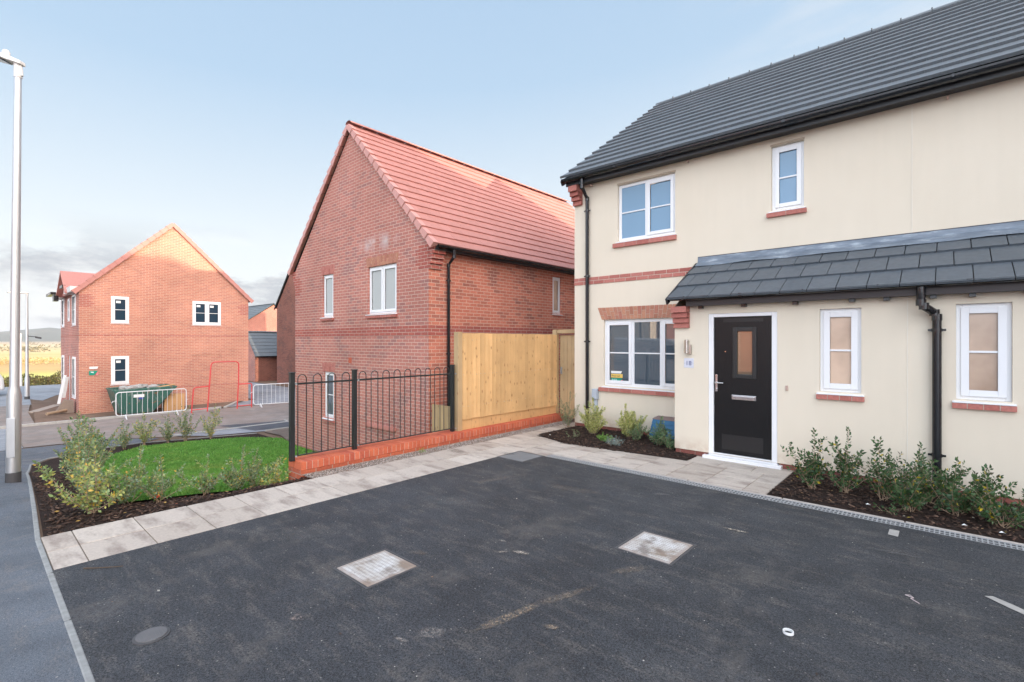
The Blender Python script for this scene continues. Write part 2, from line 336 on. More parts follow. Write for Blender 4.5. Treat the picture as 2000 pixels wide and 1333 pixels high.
def mk_cover():
    m, t, b = material('dusty_galvanised_cover'); o = obc(t)
    x, y, z = t.sep(o)
    n = t.noise(o, 4.2, 5, .6)
    c = t.ramp(n, [(.36, (.26, .20, .155)), (.46, (.46, .43, .40)), (.60, (.60, .60, .60))])
    ch = t.new('ShaderNodeTexVoronoi', voronoi_dimensions='2D', i_Vector=t.scale(o, (48, 30, 1)), i_Scale=1., i_Randomness=.12)
    d = t.ramp(ch.outputs['Distance'], [(.22, 1.), (.34, 0.)])
    c = t.mix(t.math('MULTIPLY', d, .55), c, (.22, .20, .19))
    st = t.ramp(t.noise(t.vmath('ADD', o, (5.3, 2.1, 0)), 3.3, 4), [(.54, 0.), (.62, .75)]); c = t.mix(st, c, (.15, .12, .10))
    gx, gy, gz = t.sep(t.new('ShaderNodeTexCoord').outputs['Generated']); ed = t.math('MINIMUM', t.math('MINIMUM', gx, t.math('SUBTRACT', 1., gx)), t.math('MINIMUM', gy, t.math('SUBTRACT', 1., gy)))
    ed = t.ramp(t.math('ADD', ed, t.math('MULTIPLY', t.noise(o, 14, 5, .7), -.10)), [(0., 1.), (.025, 0.)]); c = t.mix(t.math('MULTIPLY', ed, .55), c, (.30, .235, .20))
    setp(t, b, color=c, rough=.75, metal=.0, normal=bump(t, d, .6, .004)); return m
M_COVER = mk_cover()
M_DUST = simple('dried_mortar_splash', (.36, .29, .22), .95, .25, 30)
M_PAINTW = simple('white_marking_paint', (.36, .35, .33), .8, .3, 30)
M_CARW = simple('white_car_paint', (.70, .71, .72), .25, .02, 3, spec=.6)
M_TYRE = simple('tyre_rubber', (.02, .02, .021), .8, .1)
M_LAMPR = simple('red_lens', (.4, .02, .02), .2, .05)
# ---------------------------------------------------------------- mesh helpers
WM = {}
def tag(o, label=None, cat=None, group=None, kind=None):
    for k, v in (('label', label), ('category', cat), ('group', group), ('kind', kind)):
        if v: o[k] = v
    return o
def link(o, parent, world):
    COL.objects.link(o)
    if parent is not None:
        o.parent = parent
        if world: o.matrix_parent_inverse = WM[parent].inverted(); WM[o] = Matrix()
        else: WM[o] = WM[parent].copy()
    else: WM[o] = Matrix()
def thing(name, label, cat, loc=(0, 0, 0), rz=0, group=None):
    o = bpy.data.objects.new(name, None); COL.objects.link(o); o.location = loc; o.rotation_euler = (0, 0, rz)
    o.empty_display_size = .2
    WM[o] = Matrix.Translation(loc) @ Matrix.Rotation(rz, 4, 'Z')
    return tag(o, label, cat, group)
class MB:
    def __init__(s): s.v = []; s.f = []; s.m = []; s.cur = 0; s.st = []
    def each(s, name, mat, parent=None, per=1, **k):       # one object for every `per` shapes added
        out = []; st = s.st+[(len(s.v), len(s.f))]
        for i in range(0, len(s.st), per):
            (v0, f0), (v1, f1) = st[i], st[min(i+per, len(s.st))]; m = MB(); m.add(s.v[v0:v1], [tuple(q-v0 for q in f) for f in s.f[f0:f1]]); out.append(m.build(name, mat, parent, **k))
        return out
    def add(s, vs, fs):
        s.st.append((len(s.v), len(s.f))); n = len(s.v); s.v += [tuple(v) for v in vs]; s.f += [tuple(i+n for i in f) for f in fs]; s.m += [s.cur]*len(fs); return s
    def box(s, x0, x1, y0, y1, z0, z1):
        x0, x1 = sorted((x0, x1)); y0, y1 = sorted((y0, y1)); z0, z1 = sorted((z0, z1))
        v = [(x0, y0, z0), (x1, y0, z0), (x1, y1, z0), (x0, y1, z0), (x0, y0, z1), (x1, y0, z1), (x1, y1, z1), (x0, y1, z1)]
        return s.add(v, [(0, 3, 2, 1), (4, 5, 6, 7), (0, 1, 5, 4), (1, 2, 6, 5), (2, 3, 7, 6), (3, 0, 4, 7)])
    def hexa(s, lo, hi):                       # four lower corners, four upper corners
        return s.add(list(lo)+list(hi), [(0, 3, 2, 1), (4, 5, 6, 7), (0, 1, 5, 4), (1, 2, 6, 5), (2, 3, 7, 6), (3, 0, 4, 7)])
    def obox(s, c, a, b, d):                   # centre and three half-axis vectors
        c, a, b, d = map(Vector, (c, a, b, d))
        return s.hexa([c-a-b-d, c+a-b-d, c+a+b-d, c-a+b-d], [c-a-b+d, c+a-b+d, c+a+b+d, c-a+b+d])
    def prism(s, poly, off):                   # closed polygon in 3-D extruded by a vector
        n = len(poly); off = Vector(off); p = [Vector(q) for q in poly]
        return s.add(p+[q+off for q in p], [tuple(range(n-1, -1, -1)), tuple(range(n, 2*n))]+[(i, (i+1) % n, n+(i+1) % n, n+i) for i in range(n)])
    def quad(s, *q): return s.add(q, [tuple(range(len(q)))])
    def tube(s, pts, r, n=10, cap=True):
        pts = [Vector(p) for p in pts]; rs = r if isinstance(r, (list, tuple)) else [r]*len(pts)
        rings = []; up = None
        for i, p in enumerate(pts):
            d = (pts[min(i+1, len(pts)-1)]-pts[max(i-1, 0)]).normalized()
            if up is None: up = d.orthogonal().normalized()
            u = (up - d*up.dot(d)); u = u.normalized() if u.length > 1e-6 else d.orthogonal().normalized(); up = u
            v = d.cross(u)
            rings.append([p+(u*math.cos(a)+v*math.sin(a))*rs[i] for a in [2*math.pi*k/n for k in range(n)]])
        vs = [q for ri in rings for q in ri]; fs = []
        for i in range(len(pts)-1):
            for k in range(n): fs.append((i*n+k, i*n+(k+1) % n, (i+1)*n+(k+1) % n, (i+1)*n+k))
        if cap: fs.append(tuple(range(n-1, -1, -1))); fs.append(tuple((len(pts)-1)*n+k for k in range(n)))
        return s.add(vs, fs)
    def build(s, name, mat, parent=None, world=True, smooth=False, bevel=0, recalc=True, kind=None):
        me = bpy.data.meshes.new(name); me.from_pydata(s.v, [], s.f)
        for m in (mat if isinstance(mat, (list, tuple)) else [mat]): me.materials.append(m)
        if any(s.m): me.polygons.foreach_set('material_index', s.m)
        if recalc and len(s.f) < 60000:
            bm = bmesh.new(); bm.from_mesh(me); bmesh.ops.recalc_face_normals(bm, faces=bm.faces); bm.to_mesh(me); bm.free()
        if smooth:
            me.polygons.foreach_set('use_smooth', [True]*len(me.polygons)); me.set_sharp_from_angle(angle=R(35))
        o = bpy.data.objects.new(name, me); link(o, parent, world)
        if bevel:
            b = o.modifiers.new('b', 'BEVEL'); b.width = bevel; b.segments = 2; b.limit_method = 'ANGLE'; b.harden_normals = False
        if kind: o['kind'] = kind
        return o
def TY(pos, sgn=-1): return lambda a, z, d: (a, pos+sgn*d, z)      # wall in a y-plane whose outside is sgn*y
def TX(pos, sgn=1): return lambda a, z, d: (pos+sgn*d, a, z)
def tbox(mb, T, a0, a1, z0, z1, d0, d1):
    p = T(a0, z0, d0); q = T(a1, z1, d1); return mb.box(p[0], q[0], p[1], q[1], p[2], q[2])
def wallgrid(mb, T, a0, a1, z0, z1, holes=(), depth=.11):
    As = sorted({a0, a1, *[h[0] for h in holes], *[h[1] for h in holes]}); Zs = sorted({z0, z1, *[h[2] for h in holes], *[h[3] for h in holes]})
    for i in range(len(As)-1):
        for j in range(len(Zs)-1):
            ca, cz = (As[i]+As[i+1])/2, (Zs[j]+Zs[j+1])/2
            if any(h[0] < ca < h[1] and h[2] < cz < h[3] for h in holes): continue
            mb.quad(T(As[i], Zs[j], 0), T(As[i+1], Zs[j], 0), T(As[i+1], Zs[j+1], 0), T(As[i], Zs[j+1], 0))
    for (p, q, r_, s_) in [h[:4] for h in holes]:
        for (m0, n0, m1, n1) in ((p, r_, q, r_), (q, r_, q, s_), (q, s_, p, s_), (p, s_, p, r_)):
            mb.quad(T(m0, n0, 0), T(m1, n1, 0), T(m1, n1, -depth), T(m0, n0, -depth))
def window(T, a0, a1, z0, z1, cols=1, parent=None, gl=None, bar=True, recess=.05, sill=True, fixed=(), fr=.055, sash=.045, sillmat=None, label=None, paper=False, sproj=.07):
    """casement: outer frame, sashes, panes with a mid glazing bar, white sill"""
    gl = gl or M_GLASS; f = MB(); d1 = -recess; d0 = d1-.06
    tbox(f, T, a0, a0+fr, z0, z1, d0, d1); tbox(f, T, a1-fr, a1, z0, z1, d0, d1)
    tbox(f, T, a0+fr, a1-fr, z1-fr, z1, d0, d1); tbox(f, T, a0+fr, a1-fr, z0, z0+fr, d0, d1)
    wd = (a1-a0-2*fr-(cols-1)*fr)/cols; panes = []
    for c in range(cols):
        p = a0+fr+c*(wd+fr); q = p+wd
        if c < cols-1: tbox(f, T, q, q+fr, z0+fr, z1-fr, d0, d1)
        e = 0. if c in fixed else sash
        if e:
            g = .012
            tbox(f, T, p-g, p+e, z0+fr-g, z1-fr+g, d1+.001, d1+.018); tbox(f, T, q-e, q+g, z0+fr-g, z1-fr+g, d1+.001, d1+.018)
            tbox(f, T, p+e, q-e, z1-fr-e, z1-fr+g, d1+.001, d1+.018); tbox(f, T, p+e, q-e, z0+fr-g, z0+fr+e, d1+.001, d1+.018)
        panes.append((p+e, q-e, z0+fr+e, z1-fr-e))
    fo = f.build('window', M_PVC, parent, bevel=.004)
    if label: fo['label'] = label
    for (p, q, r_, s_) in panes:
        g = MB(); g.quad(T(p, r_, d1-.012), T(q, r_, d1-.012), T(q, s_, d1-.012), T(p, s_, d1-.012)); g.build('pane', gl, fo)
        if bar:
            zm = (r_+s_)/2; g = MB(); tbox(g, T, p, q, zm-.011, zm+.011, d1-.010, d1+.004); g.build('glazing_bar', M_PVC, fo)
        if paper:
            g = MB(); tbox(g, T, p+.04, p+.2, s_-.16, s_-.06, d1-.0115, d1-.0105); g.build('paper_notice', M_SIGNW, fo)
    if sill:
        g = MB(); P0 = [T(a0-.03, z0-.035, -.1), T(a0-.03, z0-.035, sproj-.03), T(a0-.03, z0-.02, sproj-.03), T(a0-.03, z0, -.1)]
        P1 = [T(a1+.03, q[2], 0) for q in P0]
        off = Vector(T(a1+.03, 0, 0))-Vector(T(a0-.03, 0, 0)); g.prism(P0, off); g.build('sill', M_PVC, fo, bevel=.003)
    return fo
def brick_row(T, a0, a1, z0, z1, d0, d1, n=None, mat=None, parent=None, name='brick_sill', pitch=.075, skew=0., gap=.008, rows=1, mort=True):
    """a row of individual bricks stood on end or on edge; skew fans them like an arch"""
    mb = MB(); n = n or max(1, round((a1-a0)/pitch)); step = (a1-a0)/n; mid = (a0+a1)/2
    for k in range(n):
        p, q = a0+k*step+gap/2, a0+(k+1)*step-gap/2
        sp = lambda a, z: a+(a-mid)/((a1-a0)/2)*skew*(z-z0)/(z1-z0)
        cuts = [z0, z1] if rows == 1 else ([z0, z0+(z1-z0)*.5, z1] if rows == 2 else ([z0, z0+(z1-z0)*.66, z1] if k % 2 else [z0, z0+(z1-z0)*.34, z1]))
        for j in range(len(cuts)-1):
            u, v = cuts[j]+(gap/2 if j else 0), cuts[j+1]-(gap/2 if j < len(cuts)-2 else 0)
            dd = random.uniform(-.0015, .0015)
            mb.hexa([T(sp(p, u), u, d0), T(sp(q, u), u, d0), T(sp(q, u), u, d1+dd), T(sp(p, u), u, d1+dd)],
                    [T(sp(p, v), v, d0), T(sp(q, v), v, d0), T(sp(q, v), v, d1+dd), T(sp(p, v), v, d1+dd)])
    o = mb.build(name, mat or M_SILLBR, parent, bevel=.002)
    if mort:
        m2 = MB(); e = .004
        a0 += .006; a1 -= .006; m2.hexa([T(a0, z0+e, d0), T(a1, z0+e, d0), T(a1, z0+e, d1-.004), T(a0, z0+e, d1-.004)],
                [T(a0-skew, z1-e, d0), T(a1+skew, z1-e, d0), T(a1+skew, z1-e, d1-.004), T(a0-skew, z1-e, d1-.004)])
        m2.build('mortar_joint', M_MORTAR, o)
    return o
def courses(name, mat, parent, O, A, U, L, S, n, tw, th=.03, gap=.003, stag=.5, lap=.06, whole=False):
    """tile courses as separate tilted tiles: O eave corner, A along the eave, U up the slope"""
    O, A, U = Vector(O), Vector(A).normalized(), Vector(U).normalized(); N = A.cross(U).normalized()
    if N.z < 0: N = -N
    mb = MB(); g = S/n
    for i in range(n):
        s0, s1 = i*g, min(S, (i+1)*g+lap); h0 = th+.012; h1 = .012
        cuts = [0.]; x = tw*(stag if i % 2 else 1.)
        while x < L-.02 and not whole: cuts.append(x); x += tw
        cuts.append(L)
        for p, q in zip(cuts[:-1], cuts[1:]):
            p2, q2 = p+gap/2, q-gap/2; j = random.uniform(-.0015, .0015)
            lo = [O+A*p2+U*s0+N*(h0-th), O+A*q2+U*s0+N*(h0-th), O+A*q2+U*s0+N*(h0+j), O+A*p2+U*s0+N*(h0+j)]
            hi = [O+A*p2+U*s1+N*(.001), O+A*q2+U*s1+N*(.001), O+A*q2+U*s1+N*(h1+j), O+A*p2+U*s1+N*(h1+j)]
            mb.hexa(lo, hi)
    return mb.build(name, mat, parent)
def gutter(T, a0, a1, z, parent, r=.058, d=.0, name='gutter', brk=.9):
    """half-round channel with brackets; d = distance of its back from the wall"""
    mb = MB(); n = 10
    ang = [math.pi*k/n for k in range(n+1)]
    for rr, sg in ((r, 1), (r-.004, -1)):
        for k in range(n):
            p, q = ang[k], ang[k+1]
            f = lambda t: (z-rr*math.sin(t)*.95, d+r-rr*math.cos(t))
            (z1, d1), (z2, d2) = f(p), f(q)
            mb.quad(T(a0, z1, d1), T(a1, z1, d1), T(a1, z2, d2), T(a0, z2, d2))
    for e in (d, d+2*r-.004): tbox(mb, T, a0, a1, z-.003, z+.004, e, e+.006)
    for e in (a0, a1):
        mb.quad(*[T(e, z-r*math.sin(t)*.95, d+r-r*math.cos(t)) for t in ang])
    o = mb.build(name, M_BLACK, parent, smooth=True)
    k = int((a1-a0)/brk)
    for i in range(k+1):
        a = a0+.25+i*brk
        if a > a1-.05: break
        wd = .045 if i % 3 == 1 else .018; m2 = MB()
        for q in range(n):
            f = lambda t, rr: (z-rr*math.sin(t)*.95, d+r-rr*math.cos(t))
            (z1, d1), (z2, d2) = f(ang[q], r+.004), f(ang[q+1], r+.004)
            mb2 = m2; mb2.quad(T(a, z1, d1), T(a+wd, z1, d1), T(a+wd, z2, d2), T(a, z2, d2))
            (z3, d3), (z4, d4) = f(ang[q], r), f(ang[q+1], r)
            mb2.quad(T(a, z1, d1), T(a, z2, d2), T(a, z4, d4), T(a, z3, d3)); mb2.quad(T(a+wd, z1, d1), T(a+wd, z2, d2), T(a+wd, z4, d4), T(a+wd, z3, d3))
        tbox(m2, T, a, a+wd, z-.03, z+.008, d+2*r, d+2*r+.006)
        m2.build('gutter_bracket', M_BLACK, o)
    return o
def downpipe(path, parent, r=.034, clips=(), clipdir=(1, 0, 0)):
    mb = MB(); mb.tube(path, r, 14); o = mb.build('downpipe', M_BLACK, parent, smooth=True)
    m2 = MB()
    for p in path[1:-1]:
        p = Vector(p); m2.tube([p+Vector((0, 0, -.035)), p+Vector((0, 0, .035))], r+.005, 14)
    if m2.v: m2.each('pipe_joint', M_BLACK, o)
    m2 = MB()
    if clips:
        c = Vector(clipdir)
        for q in clips:
            q = Vector(q); m2.tube([q-Vector((0, 0, .018)), q+Vector((0, 0, .018))], r+.006, 14)
            m2.obox(q+Vector((0, 0, 0)), c*(r+.035), Vector((0, 0, .012)), c.cross(Vector((0, 0, 1)))*.006)
    if m2.v: m2.each('pipe_clip', M_BLACK, o, 2)
    
    return o
def text(s, size, mat, parent, mtx, name='lettering', ext=.0008, align='LEFT'):
    cu = bpy.data.curves.new(name, 'FONT'); cu.body = s; cu.size = size; cu.extrude = ext; cu.align_x = align
    t0 = bpy.data.objects.new('tmp', cu); COL.objects.link(t0); bpy.context.view_layer.update()
    me = bpy.data.meshes.new_from_object(t0.evaluated_get(bpy.context.evaluated_depsgraph_get()))
    bpy.data.objects.remove(t0); me.transform(mtx); me.materials.clear(); me.materials.append(mat)
    o = bpy.data.objects.new(name, me); link(o, parent, True); return o
def face_minus_y(x, y, z): return Matrix.Translation((x, y, z)) @ Matrix.Rotation(R(90), 4, 'X')
def face_plus_x(x, y, z): return Matrix.Translation((x, y, z)) @ Matrix.Rotation(R(90), 4, 'Z') @ Matrix.Rotation(R(90), 4, 'X')
# ---------------------------------------------------------------- terrain
def ss(t): t = min(1., max(0., t)); return t*t*(3-2*t)
def g(x, y):
    s_ = ((-6-x)*.8+1.1*(y-.5))/11
    z = -1.4*ss(s_)*ss((-5.9-x)/.5)
    if x < -42: z += -4.2*ss((-42-x)/60)
    if x < -500: z += 5.4*ss((-500-x)/1500)
    return z
def gb(x, y):                                     # ground under the raised drive
    z = g(x, y)
    if x > -6.25: z = min(z, -.06) if y > 2.75 or x > -5.7 else z
    return z
def sheet(name, poly, mat, dz=.004, step=.5, zf=None, thick=0, kind='structure', parent=None):
    zf = zf or g; bm = bmesh.new(); vs = [bm.verts.new((x, y, 0)) for x, y in poly]; bm.faces.new(vs)
    xs = [p[0] for p in poly]; ys = [p[1] for p in poly]
    for lo, hi, nrm in ((min(xs), max(xs), (1, 0, 0)), (min(ys), max(ys), (0, 1, 0))):
        c = math.ceil(lo/step)*step
        while c < hi:
            bmesh.ops.bisect_plane(bm, geom=bm.verts[:]+bm.edges[:]+bm.faces[:], plane_co=Vector(nrm)*c, plane_no=nrm); c += step
    if thick:
        r_ = bmesh.ops.extrude_face_region(bm, geom=bm.faces[:]); top = [e for e in r_['geom'] if isinstance(e, bmesh.types.BMVert)]
        bot = [v for v in bm.verts if v not in set(top)]
        for v in top: v.co.z = zf(v.co.x, v.co.y)+dz
        for v in bot: v.co.z = zf(v.co.x, v.co.y)+dz-thick
    else:
        for v in bm.verts: v.co.z = zf(v.co.x, v.co.y)+dz
    bmesh.ops.recalc_face_normals(bm, faces=bm.faces)
    me = bpy.data.meshes.new(name); bm.to_mesh(me); bm.free()
    if not thick:
        if me.polygons and me.polygons[0].normal.z < 0: me.flip_normals()
    me.materials.append(mat); o = bpy.data.objects.new(name, me); link(o, parent, True)
    if kind: o['kind'] = kind
    return o
def strip(name, pts, width, h, mat, zf=None, kind='structure', base=-.15, joint=.9, parent=None, seg=True):
    """kerb/edging run: blocks of ~0.9 m following pts, each sits on the terrain"""
    zf = zf or g; mb = MB(); P = [Vector((x, y, 0)) for x, y in pts]
    out = []
    for a, b in zip(P[:-1], P[1:]):
        n = max(1, round((b-a).length/joint))
        for k in range(n): out.append((a.lerp(b, k/n), a.lerp(b, (k+1)/n)))
    for a, b in out:
        d = (b-a).normalized(); s_ = Vector((-d.y, d.x, 0))*width/2; a2, b2 = a+d*.004, b-d*.004
        c = [a2-s_, b2-s_, b2+s_, a2+s_]
        mb.hexa([(p.x, p.y, zf(p.x, p.y)+base) for p in c], [(p.x, p.y, zf(p.x, p.y)+h) for p in c])
    return mb.build(name, mat, parent, bevel=.008, kind=kind)
def field_mat():
    m, t, b = material('countryside'); o = obc(t); x, y, z = t.sep(o)
    xx = t.math('ADD', x, t.math('MULTIPLY', t.noise(t.scale(o, (.004, .02, 1)), 1., 3), 60.))
    f = t.math('DIVIDE', t.math('MULTIPLY', xx, -1.), 1600.)
    c = t.ramp(f, [(0., (.22, .18, .10)), (.022, (.46, .47, .15)), (.075, (.54, .52, .17)), (.090, (.54, .38, .17)), (.125, (.52, .35, .16)), (.14, (.68, .50, .24)), (.22, (.58, .46, .21)), (.27, (.70, .52, .27)), (.45, (.50, .42, .24)), (.55, (.68, .52, .32)), (.9, (.48, .38, .26))])
    c = t.mix(.5, c, t.ramp(t.noise(t.scale(o, (.03, .006, 1)), 1., 5, .6), [(.3, .8), (.7, 1.2)]), 'MULTIPLY')
    near = t.mix(t.noise(o, 6, 6, .7), (.13, .085, .06), (.23, .165, .125))
    c = t.mix(t.math('GREATER_THAN', x, -46.), c, near)
    setp(t, b, color=c, rough=.95, spec=.1, normal=bump(t, t.noise(o, 9, 5, .7), .6, .04)); return m
def ground():
    xs = [-3200, -2400, -1900, -1500, -1100, -800, -600, -450, -320, -230, -170, -130, -105]+list(np.arange(-95, -20, 3.))+list(np.arange(-20, -6.4, .4))+[-6.3, -6.1, -5.9, -5.7]+[-5, -3, 0, 5, 15, 40, 120, 400, 1500]
    ys = [-1500, -500, -200, -90, -50, -30, -20, -12, -8, -5, -3]+list(np.arange(-2, 9.1, .4))+[10, 12, 15, 20, 28, 40, 60, 100, 200, 500, 1500, 3000]
    mb = MB(); nx, ny = len(xs), len(ys)
    vs = [(x, y, gb(x, y)-.02) for x in xs for y in ys]
    fs = [(i*ny+j, (i+1)*ny+j, (i+1)*ny+j+1, i*ny+j+1) for i in range(nx-1) for j in range(ny-1)]
    mb.add(vs, fs); return mb.build('ground', field_mat(), smooth=True, kind='structure')
ground()
def hills():
    m, t, b = material('far_hills'); o = obc(t)
    c = t.ramp(t.noise(t.scale(o, (.002, .004, .02)), 1., 5, .65), [(.3, (.10, .115, .10)), (.5, (.15, .15, .12)), (.7, (.24, .21, .15))])
    setp(t, b, color=c, rough=1., spec=0.)
    mb = MB(); n = 90; rows = []
    for j, (dist, hh) in enumerate(((2100, 0), (2350, .5), (2650, 1.), (3100, .8))):
        row = []
        for i in range(n+1):
            a = R(100+150*i/n); h = 26+9*math.sin(a*9)+6*math.sin(a*23+1)+4*math.sin(a*51+2)+2.2*math.sin(a*130)
            row.append((math.cos(a)*dist, math.sin(a)*dist, -2+hh*(h+3)*1.25))
        rows.append(row)
    vs = [p for r_ in rows for p in r_]
    fs = [(j*(n+1)+i, j*(n+1)+i+1, (j+1)*(n+1)+i+1, (j+1)*(n+1)+i) for j in range(3) for i in range(n)]
    mb.add(vs, fs); mb.build('hills', m, smooth=True, kind='structure')
hills()
# ================================================================ hard surfaces
Z0 = lambda x, y: 0.
sheet('driveway', [(-4.9, .43), (14, .43), (14, 5.655), (-4.9, 5.655)], M_DRIVE, .002, 2., Z0)
sheet('pavement', [(-17.6, 1.5), (-16.4, 1.1), (-12, .76), (-8.1, .55), (-5.75, .43), (14, .38), (14, -2.2), (-15.5, -2.2), (-19.2, -1.2), (-19.8, .9), (-19.6, 3.2), (-18.7, 4.2), (-18.3, 3.6), (-18.25, 2.6)], M_PAVE, .0, .6)
sheet('street', [(14, -2.3), (14, -8.5), (-56, -8.5), (-56, 16), (-51, 16), (-46, 7.5), (-38, 3.6), (-33.3, 2.3), (-33.3, -5.9), (-24.78, -5.9), (-24.78, 1.19), (-19.95, 1.19), (-19.9, .9), (-19.3, -1.3), (-15.5, -2.3)], M_ROADBL, -.006, 1.5)
sheet('road', [(-24.78, 1.2), (-24.78, 30), (-18.9, 30), (-18.9, 4.3), (-19.75, 3.1), (-19.95, 1.2)], M_ROAD, .0, 1.)
sheet('service_road', [(-25.2, 8.1), (-25.2, 14.5), (-39, 14.5), (-39, 10.4), (-27.2, 10.3), (-27.2, 8.1)], M_ROADBL, -.004, 1.)
sheet('footway', [(-18.75, 4.6), (-18.75, 30), (-17.45, 30), (-17.45, 7.0), (-17.9, 5.4)], M_ROADBL, .004, .6)
sheet('asphalt_patch', [(-19.75, 6.2), (-19.2, 8.3), (-17.6, 8.1), (-17.75, 6.7)], M_NEWASPH, .012, .6)
strip('kerb', [(-24.85, -6), (-24.85, 7.9)], .14, .09, M_KERB)
strip('kerb', [(-25.0, 8.1), (-26.9, 9.3)], .12, .05, M_KERB)
sheet('site_footway', [(-24.93, -6), (-24.93, 1.8), (-29.3, 1.9), (-33.0, 2.2), (-33.2, -6)], M_ROAD, .03, .8)
strip('door_path', [(-29.4, 2.05), (-31.9, 3.1)], .4, .045, simple('pale_path', (.36, .31, .27), .9, .15, 8), joint=.6)
strip('kerb', [(-18.82, 4.4), (-18.82, 14)], .12, .03, M_KERB)
strip('kerb', [(-17.42, 6.9), (-17.42, 14)], .06, .05, M_KERB)
strip('kerb', [(-17.6, 8.15), (-19.3, 8.35)], .06, .03, M_KERB)
sheet('site_soil', [(-24.95, 1.8), (-24.95, 7.95), (-27.2, 9.8), (-27.2, 3.3), (-33, 3.3), (-36, 2.4), (-31, 2.15)], M_SOIL, .03, .6)
# kerb edging of the plot: low concrete blocks along pavement, running round the bed
strip('kerb_edging', [(14, .38), (-5.75, .43), (-8.1, .55), (-12, .76), (-16.4, 1.1), (-17.6, 1.5), (-18.25, 2.6), (-18.3, 3.6), (-17.8, 5.2), (-17.35, 6.6)], .038, .004, M_KERBDK, joint=.915)
# mulch bed and lawn
sheet('planting_bed', [(-5.80, .47), (-8.1, .58), (-12, .79), (-16.4, 1.13), (-17.5, 1.55), (-18.2, 2.6), (-18.25, 3.6), (-17.7, 5.2), (-17.3, 6.6), (-14.6, 6.62), (-6.43, 6.62), (-6.43, 2.84), (-5.80, 2.84)], M_MULCH, -.012, .4)
LAWN = [(-6.52, 1.12), (-6.55, 2.4), (-6.6, 3.0), (-6.5, 6.55), (-14.5, 6.55), (-15.8, 6.75), (-16.9, 5.9), (-17.4, 4.6), (-17.6, 3.5), (-16.6, 2.35), (-14.6, 1.95), (-12, 1.75), (-9.4, 1.45), (-7.4, 1.2)]
sheet('lawn', LAWN, M_TURF, .012, .3, kind='structure')
sheet('gravel_patch', [(-15.0, 6.65), (-16.2, 6.9), (-17.35, 6.8), (-17.35, 9.4), (-14.6, 9.4), (-14.6, 6.65)], M_GRAVELB, .02, .5)
# footpath of 450 mm riven flags
def path():
    mb = MB(); base = MB(); e = .004
    def slab(x0, x1, y0, y1):
        dz = random.uniform(-.002, .002)
        mb.box(x0+e, x1-e, y0+e, y1-e, -.05, .004+dz)
    ys = [.45]+[.65+.437*k for k in range(12)]+[5.87]
    for y0, y1 in zip(ys[:-1], ys[1:]):
        for x0, x1 in ((-5.80, -5.35), (-5.35, -4.90)): slab(x0, x1, y0, y1)
    for r_, (y0, y1) in enumerate(((5.87, 6.31), (6.31, 6.75))):
        x = -5.8
        while x < -1.52:
            x1 = min(x+.45, -1.5)
            if -1.5-x1 < .12: x1 = -1.5
            slab(x, x1, y0, y1)
            x = x1
    for x0, x1 in ((-2.75, -2.33), (-2.33, -1.91), (-1.91, -1.5)): slab(x0, x1, 6.75, 7.155)
    for y0 in (6.75, 7.2, 7.65): slab(-5.8, -5.48, y0, y0+.45)
    for y0 in (8.1, 8.55): slab(-5.8, -5.56, y0, y0+.45)
    for x0, x1 in ((-4.9, -4.4),): slab(x0, x1, 5.69, 5.87)
    o = mb.build('footpath', M_SLAB, bevel=.004, kind='structure')
    base.box(-5.80, -4.90, .45, 5.87, -.09, -.004); base.box(-5.80, -1.5, 5.872, 6.7, -.09, -.004); base.box(-2.75, -1.5, 6.702, 7.16, -.09, -.004); base.box(-5.80, -5.5, 6.702, 9., -.09, -.004); base.box(-4.898, -4.4, 5.69, 5.868, -.09, -.004)
    base.build('jointing_sand', M_SAND, kind='structure')
path()
# planting beds against the house
sheet('planting_bed', [(-5.50, 6.9), (-5.2, 6.72), (-4.72, 6.57), (-3.9, 6.64), (-2.78, 6.745), (-2.752, 7.17), (-3.1, 7.17), (-3.1, 8.09), (-5.47, 8.09)], M_MULCH, .012, .3, Z0)
sheet('planting_bed', [(-1.49, 5.875), (14, 5.875), (14, 7.17), (-1.49, 7.17)], M_MULCH, .006, .8, Z0)
sheet('gravel_strip', [(-6.06, 2.85), (-5.80, 2.85), (-5.80, 9.), (-6.06, 9.)], M_GRAVELB, -.006, .8, Z0)
# linear drain: galvanised slotted grating
def drain():
    t = thing('linear_drain', 'long slotted steel drainage channel between the black drive and the house bed', 'drain', (-4.4, 5.73, 0))
    a = MB(); a.box(-4.4, 14, 5.665, 5.795, -.10, -.075); a.box(-4.4, 14, 5.656, 5.661, -.1, 0.); a.box(-4.4, 14, 5.797, 5.802, -.1, 0.); a.build('channel', M_IRON, t)
    r_ = MB()
    for y in (5.663, 5.726, 5.790): r_.box(-4.4, 14, y-.004, y+.004, -.006, .004)
    x = -4.39
    while x < 3.2: r_.box(x, x+.010, 5.668, 5.785, -.003, .0025); x += .034
    r_.build('grating', simple('dirty_grating', (.34, .35, .36), .6, .2, 20), t)
drain()
strip('channel_haunch', [(-4.4, 5.822), (14, 5.822)], .036, .008, simple('haunch_concrete', (.40, .36, .33), .9, .3, 14), Z0, joint=1.0)
sheet('planting_bed', [(-1.49, 5.842), (14, 5.842), (14, 5.88), (-1.49, 5.88)], M_MULCH, .003, .8, Z0)
def cover(name, label, x0, x1, y0, y1, mat):
    t = thing(name, label, 'manhole cover', ((x0+x1)/2, (y0+y1)/2, 0))
    f = MB()
    for q in ((x0, x1, y0, y0+.016), (x0, x1, y1-.016, y1), (x0, x0+.016, y0+.016, y1-.016), (x1-.016, x1, y0+.016, y1-.016)): f.box(q[0], q[1], q[2], q[3], -.02, .006)
    f.build('cover_frame', M_IRON, t)
    c = MB(); c.box(x0+.024, x1-.024, y0+.024, y1-.024, -.02, .007); c.build('cover_plate', mat, t, bevel=.002)
